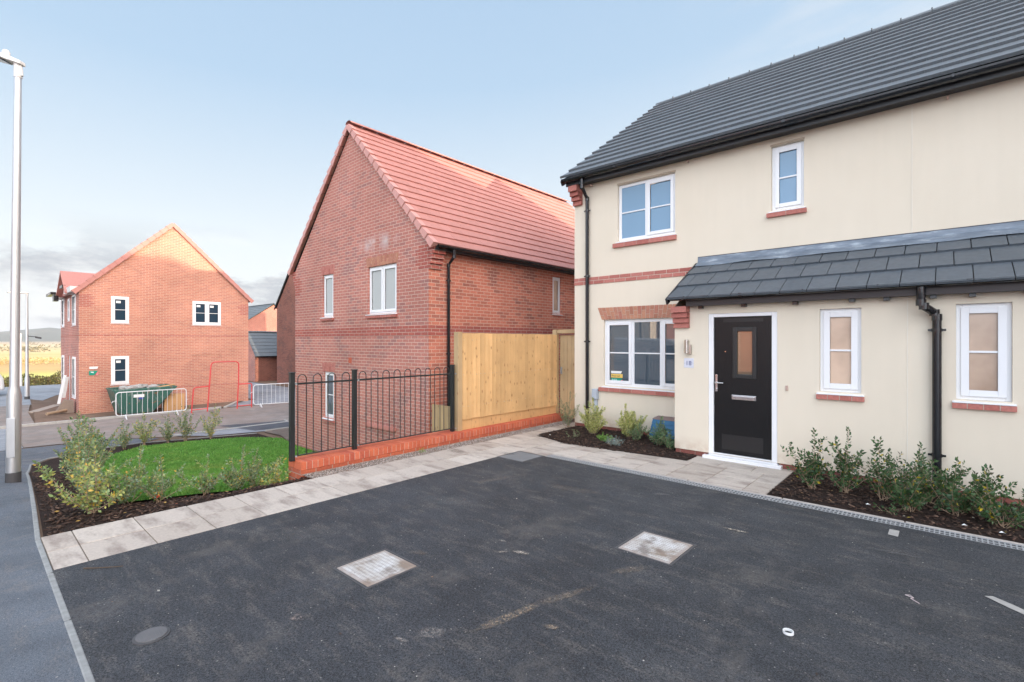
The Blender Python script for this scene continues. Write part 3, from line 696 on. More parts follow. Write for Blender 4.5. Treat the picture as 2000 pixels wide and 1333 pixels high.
cover('manhole_cover', 'chequered dusty cover nearest the pavement, set alone in the left of the drive', -3.40, -2.94, 1.82, 2.28, M_COVER)
cover('manhole_cover', 'pale dusty square cover in the middle of the drive, in front of the black door', -2.03, -1.55, 3.52, 4.02, M_COVER)
cover('manhole_cover', 'grey cover filling the corner where drive, path and drainage channel meet', -4.90, -4.41, 5.16, 5.655, simple('grey_cover_plate', (.17, .18, .19), .6, .45, 5, bs=.4, bscale=90))
def roundcover():
    t = thing('stopcock_cover', 'small round iron cover sunk in the drive near the pavement kerb', 'manhole cover', (-3.39, .72, 0))
    a = MB(); n = 28; P = [(-3.39+.088*math.cos(k*2*math.pi/n), .72+.088*math.sin(k*2*math.pi/n), .003) for k in range(n)]
    a.prism(P, (0, 0, .005)); a.build('surround', M_IRON, t)
    b = MB(); P = [(-3.39+.074*math.cos(k*2*math.pi/n), .72+.074*math.sin(k*2*math.pi/n), .004) for k in range(n)]
    b.prism(P, (0, 0, .0085))
    for k in range(-3, 4): b.box(-3.44, -3.34, .72+k*.018-.003, .72+k*.018+.003, .012, .0145)
    b.build('lid', simple('dusty_iron_lid', (.13, .13, .135), .7, .2, 15), t)
roundcover()
# ================================================================ houses
def gable_tri(mb, T, a0, a1, z0, am, zt): mb.quad(T(a0, z0, 0), T(a1, z0, 0), T(am, zt, 0))
def soldier_head(T, a0, a1, z0, z1, parent, mat=None, skew=.05): return brick_row(T, a0, a1, z0, z1, -.06, .004, parent=parent, name='brick_lintel', mat=mat or M_BUFFARCH, skew=skew, rows=3)
# ---- cream rendered house
CR = thing('cream_house', 'cream rendered house with slate-grey roof, black front door and number 18', 'house', (-5.55, 8.09, 0))
def cream():
    T = TY(8.09); TP = TY(7.17)
    w_ = MB(); up = (-4.59, -3.49, 3.52, 4.56); sm = (-2.0, -1.57, 3.63, 4.59); lo = (-4.89, -3.18, .84, 2.08)
    wallgrid(w_, T, -5.55, 9, .07, 4.78, (up, sm, lo))
    w_.quad((-5.55, 8.09, .07), (-5.55, 16.1, .07), (-5.55, 16.1, 4.78), (-5.55, 8.09, 4.78)); w_.quad((-5.55, 8.09, 4.78), (-5.55, 16.1, 4.78), (-5.55, 12.1, 7.6))
    w_.quad((9, 8.09, .07), (9, 16.1, .07), (9, 16.1, 4.78), (9, 8.09, 4.78)); w_.quad((9, 8.09, 4.78), (9, 16.1, 4.78), (9, 12.1, 7.6)); w_.quad((-5.55, 16.1, .07), (9, 16.1, .07), (9, 16.1, 4.78), (-5.55, 16.1, 4.78))
    w_.build('wall', M_RENDER, CR)
    p = MB(); dr = (-2.60, -1.70, .07, 2.07); a = (-1.22, -.79, 1.05, 2.08); b = (.05, .48, 1.05, 2.08)
    wallgrid(p, TP, -3.1, 9, .07, 2.2, (dr, a, b, (2.6, 3.0, 1.05, 2.08), (4.2, 4.65, 1.05, 2.08)))
    p.quad((-3.1, 7.17, .07), (-3.1, 8.09, .07), (-3.1, 8.09, 2.75), (-3.1, 7.17, 2.2)); p.quad((9, 7.17, .07), (9, 8.09, .07), (9, 8.09, 2.75), (9, 7.17, 2.2))
    p.build('porch_wall', M_RENDER, CR)
    q = MB(); q.box(-5.54, -3.1, 8.10, 8.2, -.15, .072); q.box(-5.535, -5.43, 8.2, 16, -.15, .072); q.build('brick_plinth', M_PLINTH, CR)
    q = MB(); q.box(-3.09, -2.62, 7.182, 7.3, -.15, .072); q.box(-1.68, 9, 7.182, 7.3, -.15, .072); q.box(-2.62, -1.68, 7.182, 7.3, -.15, .0); q.each('brick_plinth', M_PLINTH, CR)
    # movement joints
    q = MB(); q.box(-.364, -.356, 7.166, 7.172, .07, 2.18); q.box(-.364, -.356, 8.086, 8.092, 3.06, 4.7); q.each('movement_joint', simple('joint_bead', (.74, .69, .60), .7, .03), CR)
    # string course: real bricks in two courses
    br = MB()
    for c in range(2):
        x = -5.55-(.1125 if c else 0)
        while x < -3.1:
            x1 = min(x+.215, -3.1); x0 = max(x, -5.55)
            if x1-x0 > .02: br.box(x0, x1, 8.078, 8.12, 2.775+c*.072, 2.775+c*.072+.062)
            x += .225
    o = br.build('brick_band', M_SILLBR, CR, bevel=.002); m_ = MB(); m_.box(-5.55, -3.1, 8.083, 8.118, 2.777, 2.907); m_.build('mortar_joint', simple('pale_mortar', (.60, .50, .42), .9, .1), o)
    # windows
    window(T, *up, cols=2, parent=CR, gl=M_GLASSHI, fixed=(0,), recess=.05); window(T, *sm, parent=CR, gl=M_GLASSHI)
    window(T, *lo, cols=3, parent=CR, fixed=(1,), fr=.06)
    for (x0, x1) in ((-4.68, -3.46), (-2.06, -1.53)): brick_row(T, x0, x1, up[2]-.115 if x0 < -4 else 3.53, (up[2] if x0 < -4 else 3.63)-.038, -.1, .045, parent=CR, pitch=.225)
    brick_row(T, -4.98, -3.14, .735, .803, -.1, .05, parent=CR, pitch=.225)
    brick_row(T, -4.93, -3.13, 2.083, 2.31, -.08, .006, parent=CR, name='arch_lintel', mat=M_BUFFARCH, skew=.09, rows=3)
    for (x0, x1) in ((a[0], a[1]), (b[0], b[1])):
        window(TP, x0, x1, 1.05, 2.08, parent=CR, gl=M_FROST, recess=.045, sash=.055, fr=.05)
        brick_row(TP, x0-.035, x1+.035, .955, 1.012, -.1, .04, parent=CR, pitch=.12)
    for x0 in (2.6, 4.2): window(TP, x0, x0+.43, 1.05, 2.08, parent=CR, gl=M_FROST)
    m_ = MB()
    for h in (up, sm): m_.box(h[0]-.01, h[1]+.01, 8.082, 8.094, h[3]+.003, h[3]+.03)
    m_.each('lintel_bead', simple('beige_bead', (.45, .36, .27), .7, .1), CR)
    # door
    f = MB(); tbox(f, TP, -2.60, -2.53, .0, 2.07, -.07, -.012); tbox(f, TP, -1.77, -1.70, .0, 2.07, -.07, -.012); tbox(f, TP, -2.53, -1.77, 2.02, 2.07, -.07, -.012)
    f.build('door_frame', M_PVC, CR, bevel=.004)
    s_ = MB(); s_.box(-2.66, -1.64, 7.095, 7.27, -.005, .045); s_.box(-2.53, -1.77, 7.19, 7.25, .045, .085); s_.box(-2.53, -1.77, 7.175, 7.189, .045, .062); s_.build('threshold', M_PVC, CR, bevel=.005)
    d = MB()                                   # leaf built round the glazed opening
    X0, X1, gx0, gx1, gz0, gz1 = -2.525, -1.775, -2.225, -2.005, 1.205, 1.825
    for (p0, p1, r0, r1) in ((X0, gx0, .09, 2.015), (gx1, X1, .09, 2.015), (gx0, gx1, .09, gz0), (gx0, gx1, gz1, 2.015)): tbox(d, TP, p0, p1, r0, r1, -.075, -.03)
    D = d.build('door', M_DOOR, CR)
    e = MB()
    for (p0, p1, r0, r1) in ((gx0-.045, gx0+.012, gz0-.045, gz1+.045), (gx1-.012, gx1+.045, gz0-.045, gz1+.045), (gx0+.012, gx1-.012, gz0-.045, gz0+.012), (gx0+.012, gx1-.012, gz1-.012, gz1+.045)): tbox(e, TP, p0, p1, r0, r1, -.032, -.014)
    e.build('glazing_surround', M_BLKMET, D, bevel=.006)
    e = MB(); tbox(e, TP, gx0-.005, gx1+.005, gz0-.005, gz1+.005, -.06, -.045)
    m2, t2, b2 = material('door_glass'); setp(t2, b2, color=(.13, .10, .07), rough=.0, ior=2.5); e.build('pane', m2, D)
    e = MB(); tbox(e, TP, -2.40, -1.88, 1.945, 1.995, -.031, -.0285); tbox(e, TP, -2.42, -1.88, .15, .36, -.031, -.0285); e.each('door_panel', M_DOORH, D)
    e = MB(); tbox(e, TP, -2.285, -1.965, .862, .928, -.032, -.018); tbox(e, TP, -2.268, -1.982, .875, .915, -.018, -.008); e.build('letterbox', M_STEEL, D, bevel=.005)
    e = MB(); tbox(e, TP, -2.508, -2.478, .96, 1.20, -.032, -.022); e.tube([(-2.49, 7.19, 1.09), (-2.49, 7.13, 1.09), (-2.46, 7.125, 1.09), (-2.375, 7.128, 1.088)], [.011, .011, .012, .008], 8); e.tube([(-2.493, 7.20, 1.0), (-2.493, 7.178, 1.0)], .009, 10); e.build('handle', M_STEEL, D, bevel=.002)
    e = MB(); e.tube([(-2.37, 7.203, 1.53), (-2.37, 7.194, 1.53)], .008, 10); e.build('spyhole', M_STEEL, D)
    e = MB(); tbox(e, TP, -1.602, -1.572, 1.035, 1.10, -.005, .014); e.build('doorbell', simple('pinkish_bell', (.46, .33, .28), .4, .05), CR, bevel=.003)
    e = MB(); e.tube([(-2.895, 7.115, 1.50), (-2.895, 7.115, 1.70)], .031, 18); L = e.build('wall_lamp', M_STEELB, CR, smooth=True)
    e = MB(); e.box(-2.885, -2.835, 7.12, 7.169, 1.49, 1.625); e.build('bracket', M_STEELB, L, bevel=.003)
    # number plate
    e = MB(); tbox(e, TP, -2.955, -2.81, 1.285, 1.425, -.003, .006); NP = e.build('number_plate', simple('glass_number_plate', (.62, .64, .72), .15, .04, 30), CR, bevel=.002)
    text('18', .092, M_INKBL, NP, face_minus_y(-2.932, 7.1625, 1.322), 'number')
    e = MB()
    for (p0, p1, zz) in ((-2.953, -2.928, 1.352), (-2.845, -2.828, 1.366), (-2.828, -2.812, 1.35)): e.obox(((p0+p1)/2, 7.163, zz), ((p1-p0)/2, 0, random.uniform(-.004, .004)), (0, .0006, 0), (0, 0, .0012))
    e.each('number_plate_line', M_INKBL, NP)
    # utility riser
    e = MB(); e.box(-5.10, -4.985, 8.0, 8.088, .57, .77); e.box(-5.075, -5.01, 8.03, 8.088, .03, .57); e.build('cable_box', M_GREYPL, CR, bevel=.012)
    # kneelers
    e = MB()
    for i, (z0, z1) in enumerate(((4.34, 4.415), (4.42, 4.495), (4.50, 4.575), (4.58, 4.70))): e.box(-5.553, -5.36, 8.085-.055*(i+1), 8.1, z0, z1)
    e.build('kneeler', M_SILLBR, CR, bevel=.003)
    e = MB()
    for i, (z0, z1) in enumerate(((1.875, 1.945), (1.95, 2.02), (2.025, 2.095), (2.10, 2.19))): e.box(-3.102, -2.87, 7.165-.035*(i+1), 7.18, z0, z1)
    e.build('kneeler', M_SILLBR, CR, bevel=.003)
    # main roof
    U = Vector((0, 4.31, 3.0)); S = U.length
    rf = courses('roof', M_SLATE, CR, (-5.68, 7.80, 4.84), (1, 0, 0), U, 14.8, S, 15, .33, .044, .002)
    e = MB(); e.quad((-5.66, 12.11, 7.81), (9.1, 12.11, 7.81), (9.1, 16.4, 4.83), (-5.66, 16.4, 4.83)); e.quad((-5.6, 7.86, 4.80), (9.1, 7.86, 4.80), (9.1, 12.11, 7.76), (-5.6, 12.11, 7.76)); e.build('roof_deck', M_FASCIA, rf)
    e = MB(); x = -5.70
    while x < 9:
        for k in range(8):
            a0, a1 = math.pi*k/8, math.pi*(k+1)/8; f_ = lambda t: (12.11+.12*math.cos(t), 7.80+.085*math.sin(t))
            (y1, z1), (y2, z2) = f_(a0), f_(a1); e.quad((x, y1, z1), (x+.445, y1, z1), (x+.445, y2, z2), (x, y2, z2))
        e.box(x+.435, x+.46, 12.03, 12.19, 7.86, 7.895); x += .455
    e.build('ridge_tile', M_SLATE, rf)
    e = MB(); e.prism([(-5.69, 7.80, 4.80), (-5.69, 12.11, 7.79), (-5.69, 12.11, 7.70), (-5.69, 7.85, 4.72)], (.05, 0, 0)); e.build('verge_trim', M_FASCIA, rf)
    e = MB(); e.box(-5.60, 9.1, 7.865, 7.89, 4.69, 4.835); e.box(-5.36, 9.1, 7.89, 8.089, 4.71, 4.73); e.box(-5.60, -5.553, 7.9, 8.089, 4.70, 4.78); e.build('fascia', M_FASCIA, CR)
    gutter(T, -5.63, 9.1, 4.805, CR, .064, .228)
    downpipe([(-5.2, 7.82, 4.76), (-5.2, 7.82, 4.60), (-5.22, 8.035, 4.42), (-5.22, 8.035, .06)], CR, .034, [(-5.22, 8.035, z) for z in (4.19, 2.93, 1.67, .41)])
    e = MB()
    for x in (-5.13, -3.25, -.02): e.tube([(x, 8.075, 4.66), (x, 7.99, 4.66)], .012, 8)
    e.each('overflow_pipe', simple('pinkish_pipe', (.62, .42, .36), .5, .05), CR)
    # lean-to roof over porch
    U = Vector((0, 1.16, .66)); S = U.length
    pr = courses('porch_roof', M_SLATE2, CR, (-3.115, 6.93, 2.275), (1, 0, 0), U, 12.2, S, 3, .30, .026, .009, .5, .05)
    e = MB(); e.quad((-3.1, 6.97, 2.27), (9, 6.97, 2.27), (9, 8.08, 2.90), (-3.1, 8.08, 2.90)); e.build('roof_deck', M_FASCIA, pr)
    e = MB(); e.prism([(-3.14, 6.92, 2.30), (-3.14, 8.08, 2.965), (-3.14, 8.08, 2.89), (-3.14, 6.96, 2.22)], (.028, 0, 0)); e.build('verge_trim', M_FASCIA, pr)
    e = MB(); n = 46                                         # lead dressed over the tiles, slightly wavy
    for k in range(n):
        x0, x1 = -3.10+k*12.1/n, -3.10+(k+1)*12.1/n
        def fl(x): return .006*math.sin(x*7)+.004*math.sin(x*19+1)
        P = lambda x: [(x, 8.082, 3.055), (x, 8.075, 2.985+fl(x)), (x, 7.985, 2.925+fl(x+.3)), (x, 7.955, 2.895+fl(x+.7))]
        A_, B_ = P(x0), P(x1)
        for j in range(3): e.quad(A_[j], B_[j], B_[j+1], A_[j+1])
    e.build('lead_flashing', M_LEAD, pr, smooth=True)
    e = MB(); e.box(-3.1, 9, 8.079, 8.091, 3.056, 3.064); e.build('flashing_sealant', M_INK, pr)
    e = MB(); e.box(-2.87, 9, 7.03, 7.055, 2.185, 2.30); e.box(-2.87, 9, 7.056, 7.172, 2.19, 2.205); e.build('fascia', simple('brown_black_fascia', (.035, .026, .026), .5, .2), CR)
    gutter(TY(7.03), -3.12, 9, 2.315, CR, .05, .004, brk=.75)
    e = MB()
    for x in (-2.69, -2.10, -1.48, -.876, -.546, -.134, .179, .6): e.box(x-.028, x+.028, 7.09, 7.169, 2.148, 2.186)
    e.each('soffit_block', M_BLACK, CR)
    downpipe([(-.235, 6.98, 2.27), (-.235, 6.98, 2.10), (-.21, 6.99, 2.06), (-.125, 7.10, 1.99), (-.105, 7.11, 1.94), (-.105, 7.11, .03)], CR, .041, [(-.105, 7.11, 1.8), (-.105, 7.11, .43)])
cream()
# plot sign stuck inside lower window
def plot_sign():
    t = thing('plot_sign', 'small yellow and green plot 55 sign inside the lower left window pane', 'sign', (-4.65, 8.145, .93))
    y = 8.1445
    def q(n, m, x0, x1, z0, z1, dy=0): e = MB(); e.box(x0, x1, y+dy, y+dy+.002, z0, z1); return e.build(n, m, t)
    def pr(n, m, P, dy): e = MB(); e.prism([(x, y+dy, z) for x, z in P], (0, .001, 0)); return e.build(n, m, t)
    pr('white_panel', M_SIGNW, [(-4.76, 1.075), (-4.555, 1.075), (-4.53, 1.12), (-4.76, 1.12)], 0)
    q('yellow_panel', M_YEL, -4.76, -4.52, .995, 1.065); pr('green_panel', M_GREEN, [(-4.76, .915), (-4.59, .915), (-4.55, .95), (-4.52, .985), (-4.76, .985)], 0)
    pr('pink_panel', M_PINK, [(-4.585, .915), (-4.52, .915), (-4.52, .962), (-4.548, .955)], 0)
    text('Reserved', .046, M_INK, t, face_minus_y(-4.748, y-.001, 1.015)); text('Plot', .028, M_SIGNW, t, face_minus_y(-4.745, y-.001, .95)); text('55', .062, M_SIGNW, t, face_minus_y(-4.695, y-.001, .928))
plot_sign()
# gas meter box against the wall
def gasbox():
    t = thing('meter_box', 'blue slatted meter box standing in the mulch under the front window beside the porch', 'meter box', (-3.5, 7.95, 0))
    P = lambda y0, z: [(-3.86, y0, z)]
    b = MB(); b.hexa([(-3.84, 7.86, 0.0), (-3.2, 7.86, 0.0), (-3.2, 8.08, 0.0), (-3.84, 8.08, 0.0)], [(-3.80, 7.95, .33), (-3.2, 7.95, .33), (-3.2, 8.08, .33), (-3.80, 8.08, .33)]); b.build('housing', M_IRON, t)
    for k in range(4):
        s_ = MB(); z0 = .05+.072*k; f = lambda z: 7.845+.27*z*.95
        s_.hexa([(-3.86+.04*z0/.33, f(z0)-.012, z0), (-3.2, f(z0)-.012, z0), (-3.2, f(z0)+.02, z0), (-3.86+.04*z0/.33, f(z0)+.02, z0)], [(-3.86+.04*(z0+.068)/.33, f(z0+.068)-.004, z0+.068), (-3.2, f(z0+.068)-.004, z0+.068), (-3.2, f(z0+.068)+.02, z0+.068), (-3.86+.04*(z0+.068)/.33, f(z0+.068)+.02, z0+.068)])
        s_.build('slat', M_BLUEBOX, t, bevel=.003)
    l = MB(); l.hexa([(-3.83, 7.92, .335), (-3.2, 7.92, .335), (-3.2, 8.08, .35), (-3.80, 8.08, .35)], [(-3.82, 7.93, .355), (-3.2, 7.93, .355), (-3.2, 8.08, .385), (-3.79, 8.08, .385)]); l.build('lid', simple('pinkish_lid', (.22, .16, .15), .6, .2), t, bevel=.004)
gasbox()
# ---- generic pieces for the brick houses
def gable_roof(par, axis, lo, hi, e0, e1, ez0, zr, n, mats, visible=(1, 1), tw=.3, verge=None, th=.03):
    """ridge along `axis`; lo..hi along it; e0/e1 are the eave positions across; ez0 eave height; zr ridge height"""
    m = (e0+e1)/2
    P = (lambda s, c, z: (c, s, z)) if axis == 'y' else (lambda s, c, z: (s, c, z))
    out = []
    for k, (e, vis) in enumerate(((e0, visible[0]), (e1, visible[1]))):
        U = Vector(P(0, m-e, zr-ez0)); A = Vector(P(1, 0, 0))
        if vis: o = courses('roof', mats[0], par, P(lo, e, ez0), A, U, hi-lo, U.length, n, tw, th, .0015)
        else:
            mb = MB(); mb.quad(P(lo, e, ez0+.02), P(hi, e, ez0+.02), P(hi, m, zr+.02), P(lo, m, zr+.02)); o = mb.build('roof', mats[0], par)
        out.append(o)
    mb = MB(); mb.quad(P(lo+.02, e0, ez0-.01), P(hi-.02, e0, ez0-.01), P(hi-.02, m, zr-.02), P(lo+.02, m, zr-.02)); mb.quad(P(lo+.02, e1, ez0-.01), P(hi-.02, e1, ez0-.01), P(hi-.02, m, zr-.02), P(lo+.02, m, zr-.02)); mb.build('roof_deck', M_FASCIA, out[0])
    mb = MB(); s = lo
    while s < hi-.05:
        s1 = min(s+.45, hi)
        for k in range(6):
            a0, a1 = math.pi*k/6, math.pi*(k+1)/6; f = lambda t: (m+.13*math.cos(t), zr+.02+.075*math.sin(t))
            (c1, z1), (c2, z2) = f(a0), f(a1); mb.quad(P(s, c1, z1), P(s1-.008, c1, z1), P(s1-.008, c2, z2), P(s, c2, z2))
        s = s1
    mb.build('ridge_tile', mats[0], out[0])
    if verge:
        for end, dr in verge:
            for e in (e0, e1):
                vb = MB(); U = Vector(P(0, m-e, zr-ez0)); L = U.length; U.normalize(); N = Vector(P(0, -(zr-ez0)*(1 if m > e else -1), abs(m-e))).normalized(); A = Vector(P(dr, 0, 0)); g_ = L/n
                for i in range(n):
                    o_ = Vector(P(end, e, ez0))+U*(i*g_-.01); q = o_+U*(g_+.012)
                    lift = .060; w0, w1 = -.105, .035; q = o_+U*(g_-.022)
                    vb.hexa([o_+A*w0-N*.02, o_+A*w1-N*.105, o_+A*w1+N*lift, o_+A*w0+N*lift], [q+A*w0-N*.02, q+A*w1-N*.085, q+A*(w1-.012)+N*(lift-.030), q+A*w0+N*(lift-.030)])
                vb.build('verge_unit', M_TILEVERGE, out[0], bevel=.006)
    return out
def kneeler(par, x0, ys, ye, z0, n, proj, mat=BR_BAND, sgn=1, h=.105):
    """corbelled bricks at eave: stepping out in x by proj, spanning ys..ye"""
    e = MB()
    for i in range(n): e.box(x0-sgn*.01, x0+sgn*proj*(i+1)/n, ys, ye, z0+i*h, z0+(i+1)*h-.008)
    return e.build('kneeler', mat, par, bevel=.003)
RH = thing('brick_house', 'tall narrow red brick house with red tiled roof behind the railings and fence', 'house', (-11.4, 6.6, -1.4))
def red():
    T = TY(6.6); TS = TX(-8.25)
    w2 = (-10.59, -9.41, 2.33, 3.47); w1 = (-12.85, -12.27, 2.33, 3.48); wl = (-12.79, -12.24, -.40, .85); ws = (10.95, 11.37, 2.44, 3.48)
    w_ = MB(); wallgrid(w_, T, -14.5, -8.25, -1.7, 3.74, (w2, w1, wl)); gable_tri(w_, T, -14.5, -8.25, 3.74, -11.375, 7.06)
    w_.quad((-14.5, 6.6, -1.7), (-14.5, 16, -1.7), (-14.5, 16, 3.74), (-14.5, 6.6, 3.74)); w_.quad((-14.5, 16, -1.7), (-8.25, 16, -1.7), (-8.25, 16, 3.74), (-11.375, 16, 7.06), (-14.5, 16, 3.74))
    w_.build('wall', BR_RED, RH)
    s_ = MB(); wallgrid(s_, TS, 6.6, 16, -1.7, 3.70, (ws,)); s_.build('side_wall', brick('warm_lit_side_brick', (.62, .225, .15), (.54, .18, .12), (.26, .12, .10), (.74, .50, .40), .45), RH)  # same house brick, with the warm glow on this side put into its colour
    b = MB(); tbox(b, T, -14.5, -8.246, 1.80, 2.015, -.01, .005); tbox(b, TS, 6.6, 16, 1.80, 2.015, -.01, .005); b.each('string_course', BR_BAND, RH)
    for h, c in ((w2, 2), (w1, 1), (wl, 1)):
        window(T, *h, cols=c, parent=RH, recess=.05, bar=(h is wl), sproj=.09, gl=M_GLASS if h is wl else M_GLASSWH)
        brick_row(T, h[0]-.05, h[1]+.05, h[2]-.10, h[2]-.037, -.1, .05, parent=RH, pitch=.225, mat=M_SILLBR)
        brick_row(T, h[0]-.05, h[1]+.05, h[3]+.002, h[3]+.225, -.06, .003, parent=RH, name='brick_lintel', mat=M_SILLBR if h is not w2 else M_BUFFARCH, skew=.04, rows=3)
    brick_row(T, -10.66, -9.42, -.385, -.30, -.08, .06, parent=RH, pitch=.225, mat=island('pink_sill_brick', [(.50, .20, .16), (.56, .24, .2)], .8, 40, .3))
    window(TS, *ws, parent=RH, bar=False, gl=M_FROST); 
    v = MB(); tbox(v, T, -11.48, -11.34, 1.12, 1.26, -.01, .008); v.build('air_brick', M_BRICKS, RH)
    v = MB()
    for x, z in ((-10.5, 3.96), (-10.2, 4.08), (-9.95, 3.93)): pass
    # kneelers
    kneeler(RH, -8.25, 6.597, 6.93, 3.22, 5, .21); 
    for sd in (0, 1):
        b = MB()
        for i in range(5):
            if sd: tbox(b, T, -8.25-(.45 if i % 2 else .34), -8.25, 3.22+.105*i, 3.22+.105*(i+1), -.01, .003)
            else: tbox(b, T, -14.5, -14.5+(.40 if i % 2 else .29), 3.0+.105*i, 3.0+.105*(i+1), -.01, .003)
        b.build('kneeler_quoin', BR_BAND, RH)
    kneeler(RH, -14.5, 6.597, 6.93, 3.22, 5, .21, sgn=-1)
    gable_roof(RH, 'y', 6.52, 16.1, -8.0, -14.75, 3.70, 7.17, 17, (M_TILERED,), (1, 0), verge=((6.52, -1), (16.1, 1)), th=.034)
    e = MB(); e.box(-8.06, -8.04, 6.62, 16.05, 3.60, 3.70); e.box(-8.25, -8.06, 6.94, 16.05, 3.62, 3.635); e.build('fascia', M_FASCIA, RH)
    gutter(TX(-8.04), 6.62, 16.05, 3.69, RH, .055, .0)
    downpipe([(-7.985, 7.08, 3.64), (-7.985, 7.08, 3.50), (-8.19, 7.10, 3.34), (-8.19, 7.10, -1.3)], RH, .034, [(-8.19, 7.10, z) for z in (3.0, 1.4, .0)], (0, 1, 0))
red()
LH = thing('brick_house', 'orange-red brick gable-end house still under construction behind the barriers', 'house', (-29.7, 6.5, -1.4))
def left():
    T = TX(-27.); TF = TY(3.25)
    w1 = (4.30, 4.92, 2.46, 3.62); w2 = (4.30, 4.92, -.20, 1.02); w3 = (7.35, 8.57, 2.46, 3.60); bl = (7.35, 8.59, -.22, 1.01)
    w_ = MB(); wallgrid(w_, T, 3.25, 9.85, -1.8, 3.80, (w1, w2, w3, bl), .09); gable_tri(w_, T, 3.25, 9.85, 3.80, 6.55, 7.06); w_.build('gable_wall', BR_OR, LH)
    p = MB(); p.quad(T(7.35, -.22, -.018), T(8.59, -.22, -.018), T(8.59, 1.01, -.018), T(7.35, 1.01, -.018)); p.build('blind_window', BR_OR, LH)
    fr = [(-28.75, -27.8, 2.36, 3.70), (-28.75, -27.8, -.75, 1.0), (-32.1, -31.3, 2.36, 3.70), (-32.1, -31.3, -.75, 1.0), (-30.1, -29.5, -1.35, 1.02), (-30.05, -29.55, 2.6, 3.60)]
    s_ = MB(); wallgrid(s_, TF, -32.5, -27, -1.8, 3.80, fr, .1); s_.quad((-32.5, 3.25, -1.8), (-32.5, 9.85, -1.8), (-32.5, 9.85, 3.8), (-32.5, 3.25, 3.8)); s_.quad((-32.5, 3.25, 3.8), (-32.5, 9.85, 3.8), (-32.5, 6.55, 7.06)); s_.quad((-32.5, 9.85, -1.8), (-27, 9.85, -1.8), (-27, 9.85, 3.8), (-32.5, 9.85, 3.8)); s_.build('wall', BR_RED, LH)
    for h, c, pp in ((w1, 1, True), (w2, 1, True), (w3, 2, True)): window(T, *h, cols=c, parent=LH, gl=M_GLASSDK, recess=-.012, fr=.075, sash=.055, paper=pp, sproj=.06)
    for h in fr[:4]+[fr[5]]: window(TF, *h, parent=LH, gl=M_GLASSDK, recess=-.012, fr=.06)
    d = MB(); tbox(d, TF, -30.1, -29.5, -1.35, 1.02, -.08, -.04); d.build('door', M_PVC2, LH)
    b = MB(); tbox(b, T, 3.25, 9.85, 1.90, 1.975, -.01, .005); tbox(b, T, 3.25, 9.85, -.50, -.435, -.01, .005); tbox(b, TF, -32.5, -27, 1.86, 1.95, -.01, .006); b.each('string_course', BR_LIGHT, LH)
    for sd in (0, 1):
        b = MB()
        for i in range(5):
            if sd: tbox(b, T, 3.25, 3.25+(.50 if i % 2 else .38), 3.1+.11*i, 3.1+.11*(i+1), -.01, .004)
            else: tbox(b, T, 9.85-(.50 if i % 2 else .38), 9.85, 3.0+.11*i, 3.0+.11*(i+1), -.01, .004)
        b.build('kneeler', BR_LIGHT, LH)
    ro = MB(); F0, F1, M0, M1 = (-32.6, 3.05, 3.70), (-26.95, 3.05, 3.70), (-28.0, 6.55, 7.12), (-26.95, 6.55, 7.12); B0, B1 = (-32.6, 10.05, 3.70), (-26.95, 10.05, 3.70)
    ro.add([F0, F1, M1, M0, B0, B1], [(0, 1, 2, 3), (4, 5, 2, 3), (0, 3, 4)]); ro.build('roof', M_TILERED, LH)
    for e_ in (3.05, 10.05):
        vb = MB(); U = Vector((0, 6.55-e_, 3.42)); L = U.length; U.normalize(); N = Vector((0, -3.42*(1 if e_ < 6 else -1), 3.5)).normalized(); A = Vector((1, 0, 0)); g_ = L/15
        for i in range(15):
            o_ = Vector((-26.94, e_, 3.72))+U*(i*g_-.01); q = o_+U*(g_-.004)
            vb.hexa([o_-A*.12-N*.02, o_+A*.05-N*.13, o_+A*.05+N*.07, o_-A*.12+N*.07], [q-A*.12-N*.02, q+A*.05-N*.11, q+A*.04+N*.045, q-A*.12+N*.045])
        vb.build('verge_unit', M_TILERED, LH, bevel=.006)
    # small cross gable over front windows
    o = MB(); R0 = (-29.3, 2.95, 4.78)
    for (xe, ze) in ((-27.9, 3.78), (-30.7, 3.78)): o.prism([(xe, 2.9, ze), (-29.3, 2.9, 4.78), (-29.3, 2.9, 4.70), (xe, 2.9, ze-.08)], (0, 2.6, 0))
    o.build('dormer_roof', M_TILERED, LH); o = MB(); o.prism([(-30.5, 3.1, 3.75), (-28.1, 3.1, 3.75), (-29.3, 3.1, 4.64)], (0, .12, 0)); o.build('dormer_gable', BR_RED, LH)
    e = MB(); e.box(-28.9, -27.02, 2.98, 3.24, 3.72, 3.95); e.box(-33.0, -31.1, 2.98, 3.24, 3.72, 3.95); e.each('soffit_box', M_PVC2, LH)
    e = MB(); e.box(-30.9, -30.4, 2.8, 2.96, 3.5, 3.75); e.box(-29.1, -28.3, 2.86, 2.98, 3.96, 4.08); e.box(-33.3, -31.4, 2.78, 2.97, 3.86, 3.98); e.each('gutter', M_BLACK, LH)
    t = thing('plot_board', 'small white and green plot board screwed to the orange brick gable', 'sign', (-26.98, 3.72, .4))
    for n, m, P in (('white_panel', M_SIGNW, [(3.58, .50), (3.84, .50), (3.87, .60), (3.58, .60)]), ('green_panel', M_GREEN, [(3.57, .24), (3.74, .24), (3.86, .42), (3.57, .42)]), ('pink_panel', M_PINK, [(3.77, .24), (3.87, .24), (3.87, .38)]), ('white_lettering', M_SIGNW, [(3.64, .34), (3.72, .33), (3.72, .38), (3.61, .385)])):
        e = MB(); e.prism([(-26.985 if n != 'white_lettering' else -26.97, y, z) for y, z in P], (.01, 0, 0)); e.build(n, m, t)
left()
BH = thing('brick_house', 'dark brown brick gabled house half hidden behind the red brick house', 'house', (-33, 15.6, -1.4))
